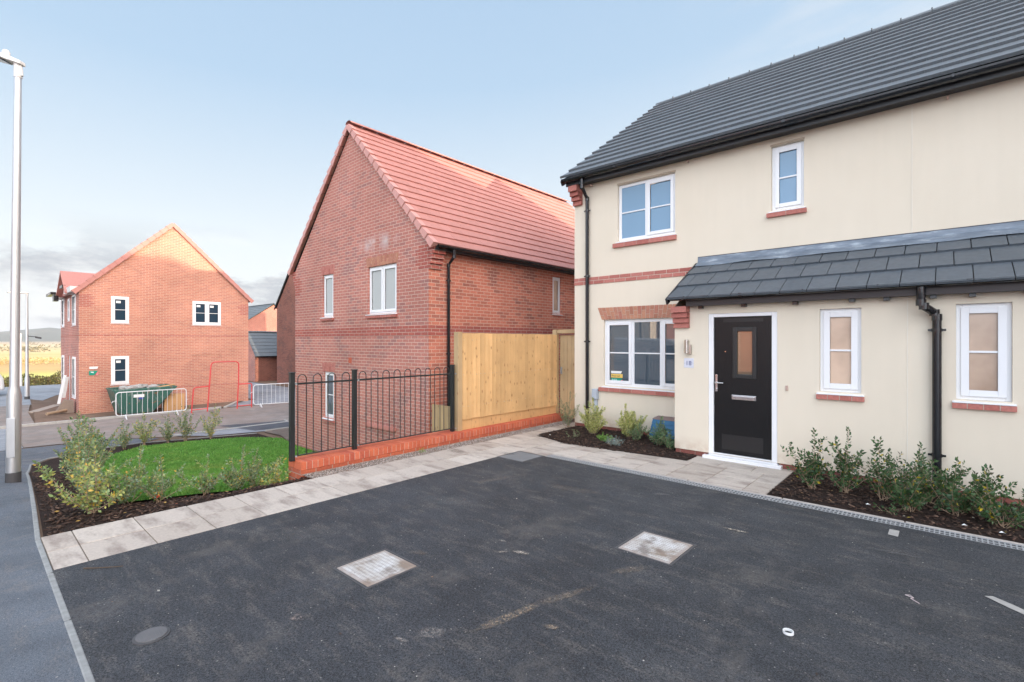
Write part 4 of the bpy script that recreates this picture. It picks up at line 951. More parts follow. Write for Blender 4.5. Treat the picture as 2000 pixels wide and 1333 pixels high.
def brown():
    w_ = MB(); T = TY(15.6); wallgrid(w_, T, -37.3, -29.2, -1.8, 4.2); gable_tri(w_, T, -37.3, -29.2, 4.2, -33.2, 8.45)
    w_.quad((-37.3, 15.6, -1.8), (-37.3, 25, -1.8), (-37.3, 25, 4.2), (-37.3, 15.6, 4.2)); w_.quad((-29.2, 15.6, -1.8), (-29.2, 25, -1.8), (-29.2, 25, 4.2), (-29.2, 15.6, 4.2)); w_.build('wall', BR_BROWN, BH)
    gable_roof(BH, 'y', 15.5, 25, -28.95, -37.5, 4.1, 8.6, 14, (M_SLATE,), (0, 0))
    e = MB()
    for x0, x1, z0, z1 in ((-37.52, -33.22, 4.05, 8.55),): e.prism([(x0, 15.47, z0-.06), (x1, 15.47, z1-.06), (x1, 15.47, z1+.06), (x0, 15.47, z0+.06)], (0, .06, 0))
    e.build('verge_trim', M_FASCIA, BH)
brown()
GH = thing('brick_garage', 'low brick garage with dark slate roof in the gap between the houses', 'garage', (-40.6, 15, -1.4))
def garage():
    w_ = MB(); w_.quad((-39.5, 14.9, -1.7), (-39.5, 20.5, -1.7), (-39.5, 20.5, .62), (-39.5, 14.9, .62)); w_.build('wall', BR_BROWN, GH)
    w_ = MB(); w_.quad((-42.9, 14.9, -1.7), (-39.5, 14.9, -1.7), (-39.5, 14.9, .62), (-41.2, 14.9, 2.3), (-42.9, 14.9, .62)); w_.quad((-42.9, 14.9, -1.7), (-42.9, 20.5, -1.7), (-42.9, 20.5, .6), (-42.9, 14.9, .6)); w_.build('gable_wall', BR_RED, GH)
    gable_roof(GH, 'y', 14.82, 20.6, -39.3, -43.1, .50, 2.38, 7, (M_SLATE,), (1, 0), tw=.33); gutter(TX(-39.3), 14.9, 20.5, .50, GH, .06, 0)
garage()
FH = thing('brick_house', 'distant sunlit brick house with grey slate roof above the garage', 'house', (-66, 25, -1.6))
def far():
    w_ = MB(); w_.quad((-60, 20.2, -2), (-60, 29.2, -2), (-60, 29.2, 2.95), (-60, 24.7, 5.95), (-60, 20.2, 2.95)); w_.quad((-74, 20.2, -2), (-60, 20.2, -2), (-60, 20.2, 2.95), (-74, 20.2, 2.95)); w_.build('wall', BR_LIGHT, FH)
    gable_roof(FH, 'x', -74, -59.9, 19.9, 29.5, 2.75, 6.08, 13, (M_SLATE,), (1, 0), tw=.4)
far()
# ---- out of the picture, but they shade the street and show in the window panes
def flats():
    t = thing('apartment_block', 'three storey brick block beyond the right edge, outside the picture', 'building', (21, 3, 0))
    w_ = MB(); w_.box(16, 26, -4, 10.3, -.5, 9.6); w_.build('wall', BR_LIGHT, t)
    r_ = MB(); r_.add([(15.8, -4.2, 9.6), (26.2, -4.2, 9.6), (26.2, 12.4, 9.6), (15.8, 12.4, 9.6), (15.8, -2.5, 11.4), (26.2, -2.5, 11.4), (26.2, 8.5, 11.4), (15.8, 8.5, 11.4)], [(0, 3, 2, 1), (4, 5, 6, 7), (0, 1, 5, 4), (1, 2, 6, 5), (2, 3, 7, 6), (3, 0, 4, 7)]); r_.build('roof', M_SLATE, t)
    t = thing('cream_house', 'cream rendered house behind the camera, outside the picture', 'house', (-18, -12, -.8))
    w_ = MB(); wallgrid(w_, TY(-10, 1), -22, -12.9, -1.5, 5, ((-15.2, -14.1, 3.1, 4.3), (-19, -17.6, 3.1, 4.3), (-18, -16, .2, 1.5))); w_.box(-22, -12.9, -18, -10.12, -1.5, 4.99); w_.build('wall', M_RENDER, t)
    for h in ((-15.2, -14.1, 3.1, 4.3), (-19, -17.6, 3.1, 4.3), (-18, -16, .2, 1.5)): window(TY(-10, 1), *h, cols=2, parent=t)
    e = MB(); e.tube([(-13.4, -9.95, -1), (-13.4, -9.95, 4.9)], .04, 8); e.build('downpipe', M_BLACK, t)
    gable_roof(t, 'x', -22.2, -12.75, -9.8, -18.2, 4.9, 8, 10, (M_SLATE,), (0, 0))
    t = thing('brick_house', 'sunlit brick house behind the camera, outside the picture', 'house', (-9.5, -16.5, -.3))
    P = [(-12.6, -10.9), (-5.5, -17.2), (-9, -21), (-12.6, -21)]; w_ = MB(); w_.prism([(x, y, -1.5) for x, y in P], (0, 0, 6.8)); w_.build('wall', BR_OR, t)
    r_ = MB(); r_.add([(x, y, 5.31) for x, y in P]+[(-10.2, -17.4, 8)], [(0, 1, 4), (1, 2, 4), (2, 3, 4), (3, 0, 4)]); r_.build('roof', M_TILERED, t)
    t = thing('parked_van', 'white panel van parked behind the camera, outside the picture', 'van', (-9.8, -3.6, -.3))
    b = MB(); b.prism([(-2.6, -.95, .35), (2.1, -.95, .35), (2.6, -.95, .9), (2.3, -.95, 1.25), (1.5, -.95, 2.05), (-2.6, -.95, 2.15)], (0, 1.9, 0)); b.build('body', M_CARW, t, world=False, bevel=.08)
    for x in (-1.7, 1.6):
        for y in (-.93, .73): q = MB(); q.tube([(x, y, .33), (x, y+.2, .33)], .33, 20); q.build('wheel', M_TYRE, t, world=False)
    q = MB(); q.prism([(1.0, .955, 1.25), (2.05, .955, 1.25), (1.5, .955, 1.8), (1.0, .955, 1.8)], (0, .01, 0)); q.build('window', M_GLASSDK, t, world=False)
flats()
# ================================================================ walls, railing, fence, gate
KW = thing('low_brick_wall', 'low orange-red brick retaining wall along the gravel strip beside the path', 'wall', (-6.24, 5.5, 0))
def kwall():
    T = TX(-6.06)
    brick_row(T, 2.83, 8.42, .055, .158, -.215, 0, parent=KW, name='coping', mat=M_BRICKS, pitch=.075)
    brick_row(T, 2.83, 8.42, .055, .156, -.365, -.222, parent=KW, name='coping', mat=M_BRICKS, pitch=.225)
    b = MB(); b.box(-6.42, -6.063, 2.833, 8.42, -1.5, .052); b.build('wall_face', brick('kerb_wall_brick', (.52, .135, .07), (.45, .11, .06), (.36, .10, .07), (.46, .33, .26), .15), KW)
kwall()
RL = thing('railing', 'black bow-top metal railing standing on the low brick wall', 'railing', (-6.25, 4.2, .16))
def rail():
    ps = (2.80, 3.68, 5.50)
    for y in ps:
        e = MB(); e.box(-6.278, -6.222, y-.028, y+.028, .15, 1.27); p = e.build('post', M_BLKMET, RL, bevel=.003)
        e = MB(); e.box(-6.284, -6.216, y-.034, y+.034, 1.27, 1.282); e.build('post_cap', M_BLKMET, p)
        e = MB(); e.tube([(-6.215, y+.036, 1.13), (-6.20, y+.036, 1.13)], .012, 8); e.tube([(-6.215, y+.036, .21), (-6.20, y+.036, .21)], .012, 8); e.each('fixing_bolt', M_GALV, p)
    for y0, y1, n in ((2.83, 3.65, 4), (3.71, 5.47, 9)):
        e = MB(); e.box(-6.256, -6.244, y0, y1, 1.118, 1.142); e.box(-6.268, -6.232, y0, y1, .205, .214); e.each('rail', M_BLKMET, RL)
        st = (y1-y0)/n
        for k in range(n):
            yc = y0+st*(k+.5); h = .056; P = [(-6.25, yc-h, .21), (-6.25, yc-h, 1.19)]+[(-6.25, yc-h*math.cos(t), 1.19+h*math.sin(t)) for t in [math.pi*j/8 for j in range(1, 8)]]+[(-6.25, yc+h, 1.19), (-6.25, yc+h, .21)]
            e = MB(); e.tube(P, .0065, 7); e.build('hoop_bar', M_BLKMET, RL, smooth=True)
rail()
FN = thing('timber_fence', 'tall new yellow timber closeboard fence between the railing and the gate', 'fence', (-6.22, 7, .17))
def fence():
    e = MB(); e.box(-6.29, -6.18, 5.57, 5.665, .1, 1.835); e.build('post', M_FENCE2, FN, bevel=.003)
    e = MB(); y = 5.67
    while y < 8.33:
        w_ = random.uniform(.098, .106); y1 = min(y+w_-.004, 8.345); z0, z1 = .345+random.uniform(-.006, .006)-.02*(y-5.6)/2.7, 1.815+random.uniform(-.004, .004)
        e.hexa([(-6.215, y, z0), (-6.195, y, z0), (-6.168, y1-.003, z0), (-6.200, y1-.003, z0)], [(-6.215, y, z1), (-6.195, y, z1), (-6.168, y1-.003, z1), (-6.200, y1-.003, z1)]); y += w_
    e.build('board_panel', M_FENCE, FN); q = MB(); q.box(-6.222, -6.217, 5.67, 8.345, .36, 1.80); q.build('gap_shade_sheet', simple('gap_shade_brown', (.16, .09, .045), .9, .2), FN)  # dark sheet added behind the boards, standing in for shade in the gaps
    for z in (.5, 1.05, 1.65): q = MB(); q.box(-6.27, -6.224, 5.66, 8.35, z, z+.075); q.build('rail', M_FENCE2, FN)
    q = MB(); q.box(-6.235, -6.205, 5.66, 8.35, .16, .36); q.build('gravel_board', M_FENCE, FN)
    n = MB()
    for z in (.56, 1.1, 1.7):
        for k in range(26):
            for d in (.03, .07): y = 5.67+.102*k+d; n.box(-6.193, -6.183, y-.003, y+.003, z+random.uniform(-.01, .01), z+.008)
    n.build('nail_row', M_STEELB, FN)
fence()
GT = thing('timber_gate', 'timber side gate with frame tucked beside the cream house corner', 'gate', (-5.9, 8.45, .17))
def gate():
    e = MB(); e.box(-6.30, -6.20, 8.36, 8.46, .1, 1.92); e.build('gate_post', M_FENCE2, GT, bevel=.003)
    e = MB(); e.box(-6.19, -5.56, 8.38, 8.45, 1.84, 1.92); e.build('head_rail', M_FENCE2, GT, bevel=.003)
    e = MB(); x = -6.18
    while x < -5.60: e.box(x, x+.094, 8.47+random.uniform(-.001, .001), 8.492, .08, 1.80); x += .098
    p = e.build('gate_leaf', M_FENCE2, GT)
    e = MB(); e.box(-6.155, -6.125, 8.452, 8.47, .98, 1.13); e.tube([(-6.14, 8.46, 1.10), (-6.14, 8.43, 1.09), (-6.14, 8.43, 1.01), (-6.14, 8.46, 1.0)], .006, 8); e.build('latch', M_GALV, p)
gate()
LF = thing('low_timber_fence', 'short timber fence down beyond the railing against the brick house corner', 'fence', (-7.2, 6.7, -1.2))
def lowfence():
    e = MB(); x = -8.22
    while x < -6.45: e.hexa([(x, 6.66, -1.4), (x+.112, 6.652, -1.4), (x+.112, 6.67, -1.4), (x, 6.675, -1.4)], [(x, 6.66, .34), (x+.112, 6.652, .34), (x+.112, 6.67, .34), (x, 6.675, .34)]); x += .108
    e.build('board_panel', M_FENCE2, LF); q = MB(); q.box(-8.22, -6.45, 6.68, 6.73, .1, .18); q.box(-8.22, -6.45, 6.68, 6.73, -.9, -.82); q.each('rail', M_FENCE2, LF)
lowfence()
# ================================================================ street furniture
def lamp():
    bx, by, bz = -9.32, .46, -.22
    t = thing('street_lamp', 'tall galvanised street lamp post in the pavement at the left edge', 'street lamp', (bx, by, bz))
    t.rotation_euler = (0, 0, 0); dxy = Vector((.747, .665, 0))
    P = lambda z, l=.012: (dxy*l*z).to_tuple()[:2]+(z,)
    e = MB(); e.tube([P(0), P(.2), P(1.16), P(1.26), P(1.30), P(3.5), P(5.55)], [.076, .074, .074, .058, .050, .044, .036], 28); c = e.build('column', M_GALV, t, world=False, smooth=True)
    e = MB(); e.tube([P(-.02), P(.155)], .079, 28); e.build('bitumen_sleeve', simple('grey_black_sleeve', (.06, .06, .065), .7, .2, 20), c, world=False, smooth=True)
    e = MB(); q = Vector(P(.62)); n_ = Vector((.9, -.42, 0)).normalized(); s_ = n_.cross(Vector((0, 0, 1))); e.obox(q+n_*.0715, s_*.045, n_*.006, Vector((0, 0, .26))); e.build('inspection_door', M_GALV, c, world=False, bevel=.004)
    L = M_PVC2; a = -dxy.normalized(); u = Vector((0, 0, 1)); sd = a.cross(u)
    top = Vector(P(5.53)); e = MB(); e.tube([top-u*.12, top+u*.06], .043, 20); e.tube([top+u*.02-a*.02, top-u*.10-a*.055], [.03, .014], 10)
    e.build('head_bracket', L, c, world=False, smooth=True)
    e = MB()
    for s0, s1, w0, w1, h0, h1 in ((-.06, .12, .05, .12, .05, .07), (.12, .50, .12, .13, .07, .06), (.50, .62, .13, .06, .06, .03)):
        A0 = top+a*s0+u*(.06+s0*.28); A1 = top+a*s1+u*(.06+s1*.28)
        e.hexa([A0-sd*w0, A1-sd*w1, A1+sd*w1, A0+sd*w0], [A0-sd*w0*.8+u*h0, A1-sd*w1*.8+u*h1, A1+sd*w1*.8+u*h1, A0+sd*w0*.8+u*h0])
    h = e.build('lantern', L, t, world=False, bevel=.012)
    q = top+a*.16+u*.17; e = MB(); e.tube([q, q+u*.05, q+u*.075], [.042, .042, .03], 16); e.build('photocell', L, h, world=False, smooth=True)
    e = MB(); A0 = top+a*.16+u*.098; A1 = top+a*.48+u*.188; e.hexa([A0-sd*.08-u*.008, A1-sd*.09-u*.008, A1+sd*.09-u*.008, A0+sd*.08-u*.008], [A0-sd*.08, A1-sd*.09, A1+sd*.09, A0+sd*.08]); e.build('lens', M_GLASSDK, h, world=False)
lamp()
def farlamp():
    t = thing('street_lamp', 'slimmer distant street lamp just right of the near lamp post', 'street lamp', (-36.5, 2.32, -1.4))
    e = MB(); e.tube([(0, 0, 0), (0, 0, 1.1), (0, 0, 1.2), (0, 0, 5.6)], [.11, .10, .07, .05], 14); c = e.build('column', M_GALV, t, world=False, smooth=True)
    e = MB(); e.tube([(0, 0, 0), (0, 0, .15)], .115, 14); e.build('base_sleeve', M_IRON, c, world=False)
    e = MB(); e.box(-.10, .10, -.75, .06, 5.58, 5.66); e.build('lantern', M_GALV, t, world=False, bevel=.03)
    e = MB(); e.tube([(0, 0, 3.35), (.1, .33, 3.3)], .02, 6); e.obox((.12, .42, 3.26), (.03, .12, -.03), (.04, 0, 0), (0, 0, .05)); e.build('bracket_arm', M_IRON, c, world=False)
    t = thing('marker_pole', 'thin white pole at the far side of the distant road', 'pole', (-53.15, 3.02, -1.95))
    e = MB(); e.tube([(0, 0, 0), (0, 0, .8), (0, 0, .85), (0, 0, 4.2)], [.10, .10, .08, .07], 10); e.build('pole', M_PVC2, t, world=False, smooth=True)
farlamp()
def barrier(name, label, y0, x, z, rz=0, n=13, L=2.35, group=None):
    t = thing(name, label, 'barrier', (x, y0, z), rz, group)
    def fr(r=.11):
        P = []; H0, H1 = .14, 1.06
        for cx, cz, a0 in ((r, H0+r, math.pi), (L-r, H0+r, 1.5*math.pi), (L-r, H1-r, 0), (r, H1-r, .5*math.pi)):
            for k in range(5): P.append((0, cx+r*math.cos(a0+k*math.pi/8), cz+r*math.sin(a0+k*math.pi/8)))
        return P+[P[0], P[1]]
    e = MB(); e.tube(fr(), .019, 9, cap=False); e.build('frame', M_WHITEP, t, world=False, smooth=True)
    for k in range(n):
        y = L*(k+1)/(n+1); e = MB(); e.tube([(0, y, .14), (0, y, 1.06)], .0075, 6); e.build('bar', M_WHITEP, t, world=False)
    for y in (.3, L-.35):
        e = MB(); e.tube([(-.28, y, 0), (-.02, y, .16), (.02, y, .16), (.28, y, 0)], .018, 8); e.tube([(0, y, .16), (0, y, .03)], .02, 8); e.build('foot', M_WHITEP, t, world=False)
    e = MB(); e.tube([(0, 0, .75), (0, -.1, .72), (.02, -.14, .66)], .01, 6); e.tube([(0, L, .6), (0, L+.06, .6)], .008, 6); e.build('hook', M_WHITEP, t, world=False)
barrier('crowd_barrier', 'white barrier standing in front of the green skip', 4.02, -24.3, -1.40, R(-1.5))
barrier('crowd_barrier', 'white barrier partly hidden by the left railing post', 9.02, -24.1, -1.42, R(-8), 11, 2.3)
def redbar():
    t = thing('red_barrier', 'red tubular walk-through barrier frame joining the two white barriers', 'barrier', (-24.2, 6.55, -1.42))
    def arc(cy, cz, r, a0, a1): return [(0, cy+r*math.cos(a0+(a1-a0)*k/6), cz+r*math.sin(a0+(a1-a0)*k/6)) for k in range(7)]
    pi = math.pi
    e = MB(); e.tube([(0, 0, 0), (.0, .04, .6), (0, .07, .95)]+arc(.19, .98, .12, pi, pi/2)+[(0, .70, 1.12)], .026, 8); e.tube([(0, .02, .14), (0, .62, .16)], .02, 8); e.build('side_frame', M_REDP, t, world=False, smooth=True)
    e = MB(); e.tube([(0, .60, -.02), (0, .68, 1.1), (0, .74, 2.0)]+arc(.90, 2.02, .15, pi, pi/2)+arc(1.72, 2.02, .15, pi/2, 0)+[(0, 1.86, 1.2), (0, 1.80, -.02)], .027, 9); e.build('arch_frame', M_REDP, t, world=False, smooth=True)
    e = MB(); e.tube([(0, 1.84, 1.13), (0, 2.30, 1.13)]+arc(2.36, 1.06, .07, pi/2, 0)+[(0, 2.43, .9), (0, 2.42, 0)], .026, 8); e.tube([(0, 1.82, .14), (0, 2.42, .14)], .02, 8); e.build('side_frame', M_REDP, t, world=False, smooth=True)
redbar()
def skip():
    t = thing('skip', 'battered green rubbish skip behind the white barrier', 'skip', (-26, 5.1, -1.35))
    lo = [(-26.6, 4.35, -1.32), (-25.3, 4.35, -1.32), (-25.3, 5.40, -1.32), (-26.6, 5.40, -1.32)]; hi = [(-26.7, 4.10, -.34), (-25.2, 4.10, -.34), (-25.2, 6.25, -.30), (-26.7, 6.25, -.30)]
    e = MB()
    for k in range(4):
        a, b = k, (k+1) % 4; e.quad(lo[a], lo[b], hi[b], hi[a])
    e.quad(*lo); b_ = e.build('skip_body', M_SKIP, t); s_ = b_.modifiers.new('s', 'SOLIDIFY'); s_.thickness = .03; s_.offset = 1
    e = MB()
    for a, b in ((0, 1), (1, 2), (2, 3), (3, 0)): e.tube([hi[a], hi[b]], .035, 6)
    e.build('rim', M_SKIP, t)
    e = MB()
    for y0, y1 in ((4.5, 4.35), (4.85, 4.85), (5.2, 5.5)): e.prism([(-25.29, y0-.03, -1.3), (-25.29, y0+.03, -1.3), (-25.19, y1+.03, -.36), (-25.19, y1-.03, -.36)], (.035, 0, 0))
    e.build('rib', M_SKIP, t)
    e = MB(); e.box(-25.22, -25.17, 4.74, 5.1, -.66, -.54); e.build('white_label', M_SIGNW, t)
    e = MB(); e.box(-25.21, -25.16, 4.92, 5.07, -.74, -.67); e.build('blue_label', simple('blue_sticker', (.03, .07, .35), .5, .02), t)
    def lumps(name, label, cat, mat, pts, r):
        e = MB()
        for (x, y, z) in pts:
            n, m = 9, 6; vs = [(x+r*1.4*math.cos(2*math.pi*i/n)*math.sin(math.pi*(j+.5)/m)*random.uniform(.7, 1.25), y+r*1.8*math.sin(2*math.pi*i/n)*math.sin(math.pi*(j+.5)/m)*random.uniform(.7, 1.25), z+r*math.cos(math.pi*(j+.5)/m)*random.uniform(.8, 1.15)) for j in range(m) for i in range(n)]
            fs = [(j*n+i, j*n+(i+1) % n, (j+1)*n+(i+1) % n, (j+1)*n+i) for j in range(m-1) for i in range(n)]+[tuple(range(n)), tuple(range((m-1)*n, m*n))]
            e.add(vs, fs)
        return tag(e.build(name, mat), label, cat)
    lumps('rubble_sack', 'crumpled grey sacks of rubbish heaped in the skip', 'sack', M_BAG, [(-25.6, 4.75, -.3), (-25.7, 5.0, -.26), (-25.6, 5.5, -.3), (-25.9, 5.25, -.3), (-26.1, 4.6, -.32)], .12)
    e = MB(); e.obox((-25.5, 5.9, -.27), (.05, .35, .05), (.12, -.02, 0), (0, 0, .015)); tag(e.build('wooden_board', M_PLY), 'short plank sticking out over the right end of the skip', 'plank')
    e = MB(); e.box(-26.1, -25.55, 5.9, 6.62, -1.38, -.68); e.box(-25.56, -25.53, 5.88, 5.96, -1.38, -.66); e.box(-25.56, -25.53, 6.56, 6.64, -1.38, -.66); tag(e.build('plywood_crate', M_PLY, bevel=.006), 'orange plywood crate at the right end of the skip', 'crate')
    e = MB(); e.obox((-29.9, 3.02, -.5), (-.03, .0, 0), (-.24, .13, .62), (.02, .05, 0)); tag(e.build('white_board', M_PVC2), 'long white board leaning on the front of the unfinished house', 'board')
    e = MB(); e.obox((-29.0, 3.05, -.35), (.06, 0, 0), (.0, .06, .45), (0, .05, 0)); tag(e.build('white_board', M_PVC2), 'short white panel leaning beside the front door of the unfinished house', 'board')
    e = MB(); e.prism([(-28.2, 2.6, -1.36), (-28.0, 3.2, -1.36), (-28.0, 3.2, -.85), (-28.1, 2.9, -.80)], (.32, -.03, 0)); tag(e.build('concrete_block', simple('dirty_block', (.24, .19, .155), .9, .2, 8)), 'grey wedge-shaped precast block at the corner of the unfinished house', 'block')
    e = MB(); e.tube([(-27.3, 2.3, -1.28), (-27.9, 3.1, -1.22)], .06, 8); tag(e.build('timber_offcut', M_STEM), 'dark timber offcut lying on soil by the house corner', 'timber')
skip()
def car():
    t = thing('parked_car', 'pale silver car cut off by the left edge on the distant road', 'car', (-40.2, -.55, -1.42), R(-90))
    # local x is the length; front towards +x ... side profile extruded across the width
    prof = [(-2.15, .35), (2.05, .35), (2.15, .55), (2.12, .85), (1.95, 1.02), (1.35, 1.08), (.65, 1.62), (.3, 1.70), (-1.5, 1.68), (-1.95, 1.35), (-2.12, 1.0), (-2.15, .6)]
    b = MB(); b.prism([(x, -.88, z) for x, z in prof], (0, 1.76, 0)); body = b.build('body', M_CARW, t, world=False, bevel=.09, smooth=True)
    for y, s in ((-.885, -1), (.885, 1)):
        q = MB(); q.prism([(x, y, z) for x, z in [(1.1, 1.12), (.55, 1.55), (-.4, 1.58), (-1.4, 1.55), (-1.75, 1.15)]], (0, .012*s, 0)); q.build('side_window', M_GLASSDK, t, world=False)
    q = MB(); q.prism([(1.30, -.7, 1.12), (1.30, .7, 1.12), (.72, .62, 1.60), (.72, -.62, 1.60)], (.02, 0, .02)); q.build('windscreen', M_GLASSDK, t, world=False)
    for x in (-1.35, 1.35):
        for y in (-.9, .70):
            q = MB(); q.tube([(x, y, .33), (x, y+.2, .33)], .33, 22); wq = q.build('wheel', M_TYRE, t, world=False, smooth=True)
            q = MB(); q.tube([(x, y-.006, .33), (x, y+.206, .33)], .2, 16); q.build('rim', M_GALV, wq, world=False)
    for y in (-.75, .55): q = MB(); q.box(2.05, 2.16, y, y+.2, .72, .86); q.build('headlight', M_PVC, t, world=False, bevel=.02)
    for y in (-.98, .88): q = MB(); q.box(.85, 1.0, y, y+.12, 1.1, 1.22); q.build('mirror', M_IRON, t, world=False, bevel=.02)
    q = MB(); q.box(-1.3, .3, -.6, -.57, 1.72, 1.76); q.box(-1.3, .3, .57, .6, 1.72, 1.76); q.each('roof_rail', M_IRON, t, world=False)
car()
# ================================================================ planting
def leafset(centres, dirs, size, aspect=.5, fold=.25):
    """numpy leaves: diamond of four triangles-ish (one folded quad each)"""
    n = len(centres); c = np.asarray(centres); d = np.asarray(dirs); d /= np.linalg.norm(d, axis=1, keepdims=True)+1e-9
    rnd = RNG.normal(size=(n, 3)); rnd[:, 2] *= .5
    s = np.cross(d, rnd); s /= np.linalg.norm(s, axis=1, keepdims=True)+1e-9
    nn = np.cross(d, s); L = size*RNG.uniform(.6, 1.25, (n, 1)); W_ = L*aspect
    v = np.stack([c, c+d*L*.45+s*W_*.5+nn*W_*fold, c+d*L-nn*L*.12, c+d*L*.45-s*W_*.5+nn*W_*fold], 1).reshape(-1, 3)
    f = (np.arange(n)[:, None]*4+np.array([0, 1, 2, 3])[None])
    return v, f
def npmesh(name, v, f, mat, parent=None, world=False):
    k = f.shape[1]; me = bpy.data.meshes.new(name); me.vertices.add(len(v)); me.vertices.foreach_set('co', np.asarray(v, dtype=np.float32).ravel())
    me.loops.add(f.size); me.loops.foreach_set('vertex_index', f.astype(np.int32).ravel()); me.polygons.add(len(f))
    me.polygons.foreach_set('loop_start', np.arange(0, f.size, k, dtype=np.int32)); me.update(calc_edges=True); me.validate()
    me.materials.append(mat); o = bpy.data.objects.new(name, me); link(o, parent, world); return o
def shrub(x, y, label, h=.5, spread=.28, stems=9, dens=60, leaf=.028, mat=None, lean=(0, 0), z=None, group='evergreen shrubs planted in the mulch beds', name='shrub', aspect=.5, twig=True, bare=.12, stem=None):
    z = g(x, y)-.01 if z is None else z
    t = thing(name, label, 'shrub', (x, y, z), 0, group); cs, ds = [], []; sm = MB()
    ph = random.uniform(0, 6.28); lone = random.randint(0, stems-1)
    for k in range(stems):
        a = ph+2.4*k+random.uniform(-.5, .5); rad = spread*random.uniform(.15, 1.25)
        hh = h*(random.uniform(.35, .95) if k != lone else 1.12)
        if k == lone: rad *= .35
        tip = Vector((rad*math.cos(a)+lean[0]*hh, rad*math.sin(a)+lean[1]*hh, hh)); b = Vector((random.uniform(-.04, .04), random.uniform(-.04, .04), 0))
        mid = b.lerp(tip, .5)+Vector((random.uniform(-.05, .05), random.uniform(-.05, .05), random.uniform(-.03, .02)))
        n7 = 9; pts = [(b*(1-s)**2+mid*2*s*(1-s)+tip*s*s) for s in [q/n7 for q in range(n7+1)]]
        pts = [p+Vector((random.uniform(-.006, .006), random.uniform(-.006, .006), 0)) if 0 < i < n7 else p for i, p in enumerate(pts)]
        sm.tube(pts, [.0042*(1-.75*q/n7)*(.5+h) for q in range(n7+1)], 5)
        branches = [(pts, 1.)]
        if twig:
            for _ in range(random.randint(3, 6)):
                s = random.randint(2, n7-2); o = pts[s]; aa = random.uniform(0, 6.28); l = h*random.uniform(.12, .34)
                q = o+Vector((math.cos(aa)*l*.75, math.sin(aa)*l*.75, l*random.uniform(.35, .9))); bp = [o.lerp(q, j/4)+Vector((0, 0, -.01*math.sin(j/4*3.1))) for j in range(5)]; sm.tube(bp, [.0020, .0018, .0015, .0012, .001], 4); branches.append((bp, .45))
        for bp, wgt in branches:
            ln = sum((bp[i+1]-bp[i]).length for i in range(len(bp)-1)); st = leaf*28/dens; m = max(4, int(ln/st)); a0 = random.uniform(0, 6.28)
            for q in range(m):
                s = (bare if wgt == 1 else .1)+(1-(bare if wgt == 1 else .1))*(q+.5)/m
                if random.random() < (.35 if s < .45 else .06): continue
                fi = s*(len(bp)-1); i = min(int(fi), len(bp)-2); c = bp[i].lerp(bp[i+1], fi-i); dr = (bp[i+1]-bp[i]).normalized()
                sd = dr.orthogonal().normalized(); s2 = dr.cross(sd)
                for side in (0, math.pi):
                    aa = a0+q*1.57+side+random.uniform(-.4, .4); o = sd*math.cos(aa)+s2*math.sin(aa); o.z += random.uniform(-.25, .35)
                    cs.append((c+o*.004)[:]); ds.append((o*1.0+dr*(.25+.9*s**4))[:])
            cs.append(bp[-1][:]); ds.append((bp[-1]-bp[-2]).normalized()[:])
    sm.build('stems', stem or M_STEM, t, world=False)
    v, f = leafset(cs, ds, leaf, aspect); npmesh('foliage', v, f, mat or L_SHRUB, t)
    return t
FB = 'evergreen shrubs in the bed round the lawn'
shrub(-6.30, .86, 'nearest shrub in the lawn bed, big yellowing leaves on spreading stems', .60, .34, 12, 46, .044, L_YELLOW, group=FB)
shrub(-6.55, 1.18, 'shrub immediately right of and behind the nearest yellowing shrub', .52, .30, 10, 50, .032, group=FB)
shrub(-7.3, .95, 'bushy green shrub left of the nearest yellowing shrub by the kerb', .62, .34, 10, 50, .034, group=FB)
shrub(-8.6, 1.12, 'tall grey-green shrub on the kerb side close to the lamp post', .80, .34, 10, 62, .040, group=FB)
shrub(-10.0, 1.25, 'second tall shrub behind the one by the lamp post', .90, .34, 10, 62, .044, group=FB)
shrub(-11.8, 1.55, 'dense green shrub further down the kerb side of the lawn', .95, .42, 14, 80, .044, group=FB)
shrub(-14.6, 1.9, 'last shrub on the kerb side at the far left corner of the lawn', .95, .5, 14, 80, .05, group=FB)
shrub(-6.42, 1.42, 'straggly shrub right of the nearest pair, above the red fallen leaf', .46, .30, 9, 50, .031, group=FB)
shrub(-6.52, 1.90, 'thin upright two-stemmed shrub at the middle of the path side', .40, .26, 8, 46, .031, group=FB)
shrub(-6.60, 2.30, 'tall upright shrub left of the two nearest the railing post', .50, .22, 10, 55, .031, group=FB)
shrub(-6.66, 2.48, 'leaning shrub with dense tips between its two neighbours near the railing', .44, .26, 10, 56, .030, group=FB, lean=(-.1, .3))
shrub(-6.38, 2.66, 'small yellow-leaved shrub right against the railing post and brick wall', .36, .22, 9, 46, .036, L_YELLOW, group=FB)
for i, (x, y, h, l) in enumerate(((-17.6, 3.1, .75, 'leftmost small shrub along the back edge of the lawn, below the skip'), (-17.8, 3.6, .85, 'second small shrub along the back edge of the lawn'), (-17.7, 4.15, .80, 'third shrub along the back edge of the lawn, thin and upright'), (-17.6, 4.6, .95, 'widest shrub on the back edge of the lawn, beneath the barrier end'), (-17.4, 5.25, .95, 'rightmost shrub on the back edge of the lawn, pale and upright'))):
    shrub(x, y, l, h, .30 if i != 3 else .4, 8, 44, .055, L_YELLOW if i in (1, 4) else L_SHRUB, group=FB)
RB = 'dark leaved shrubs in the bed below the porch windows'
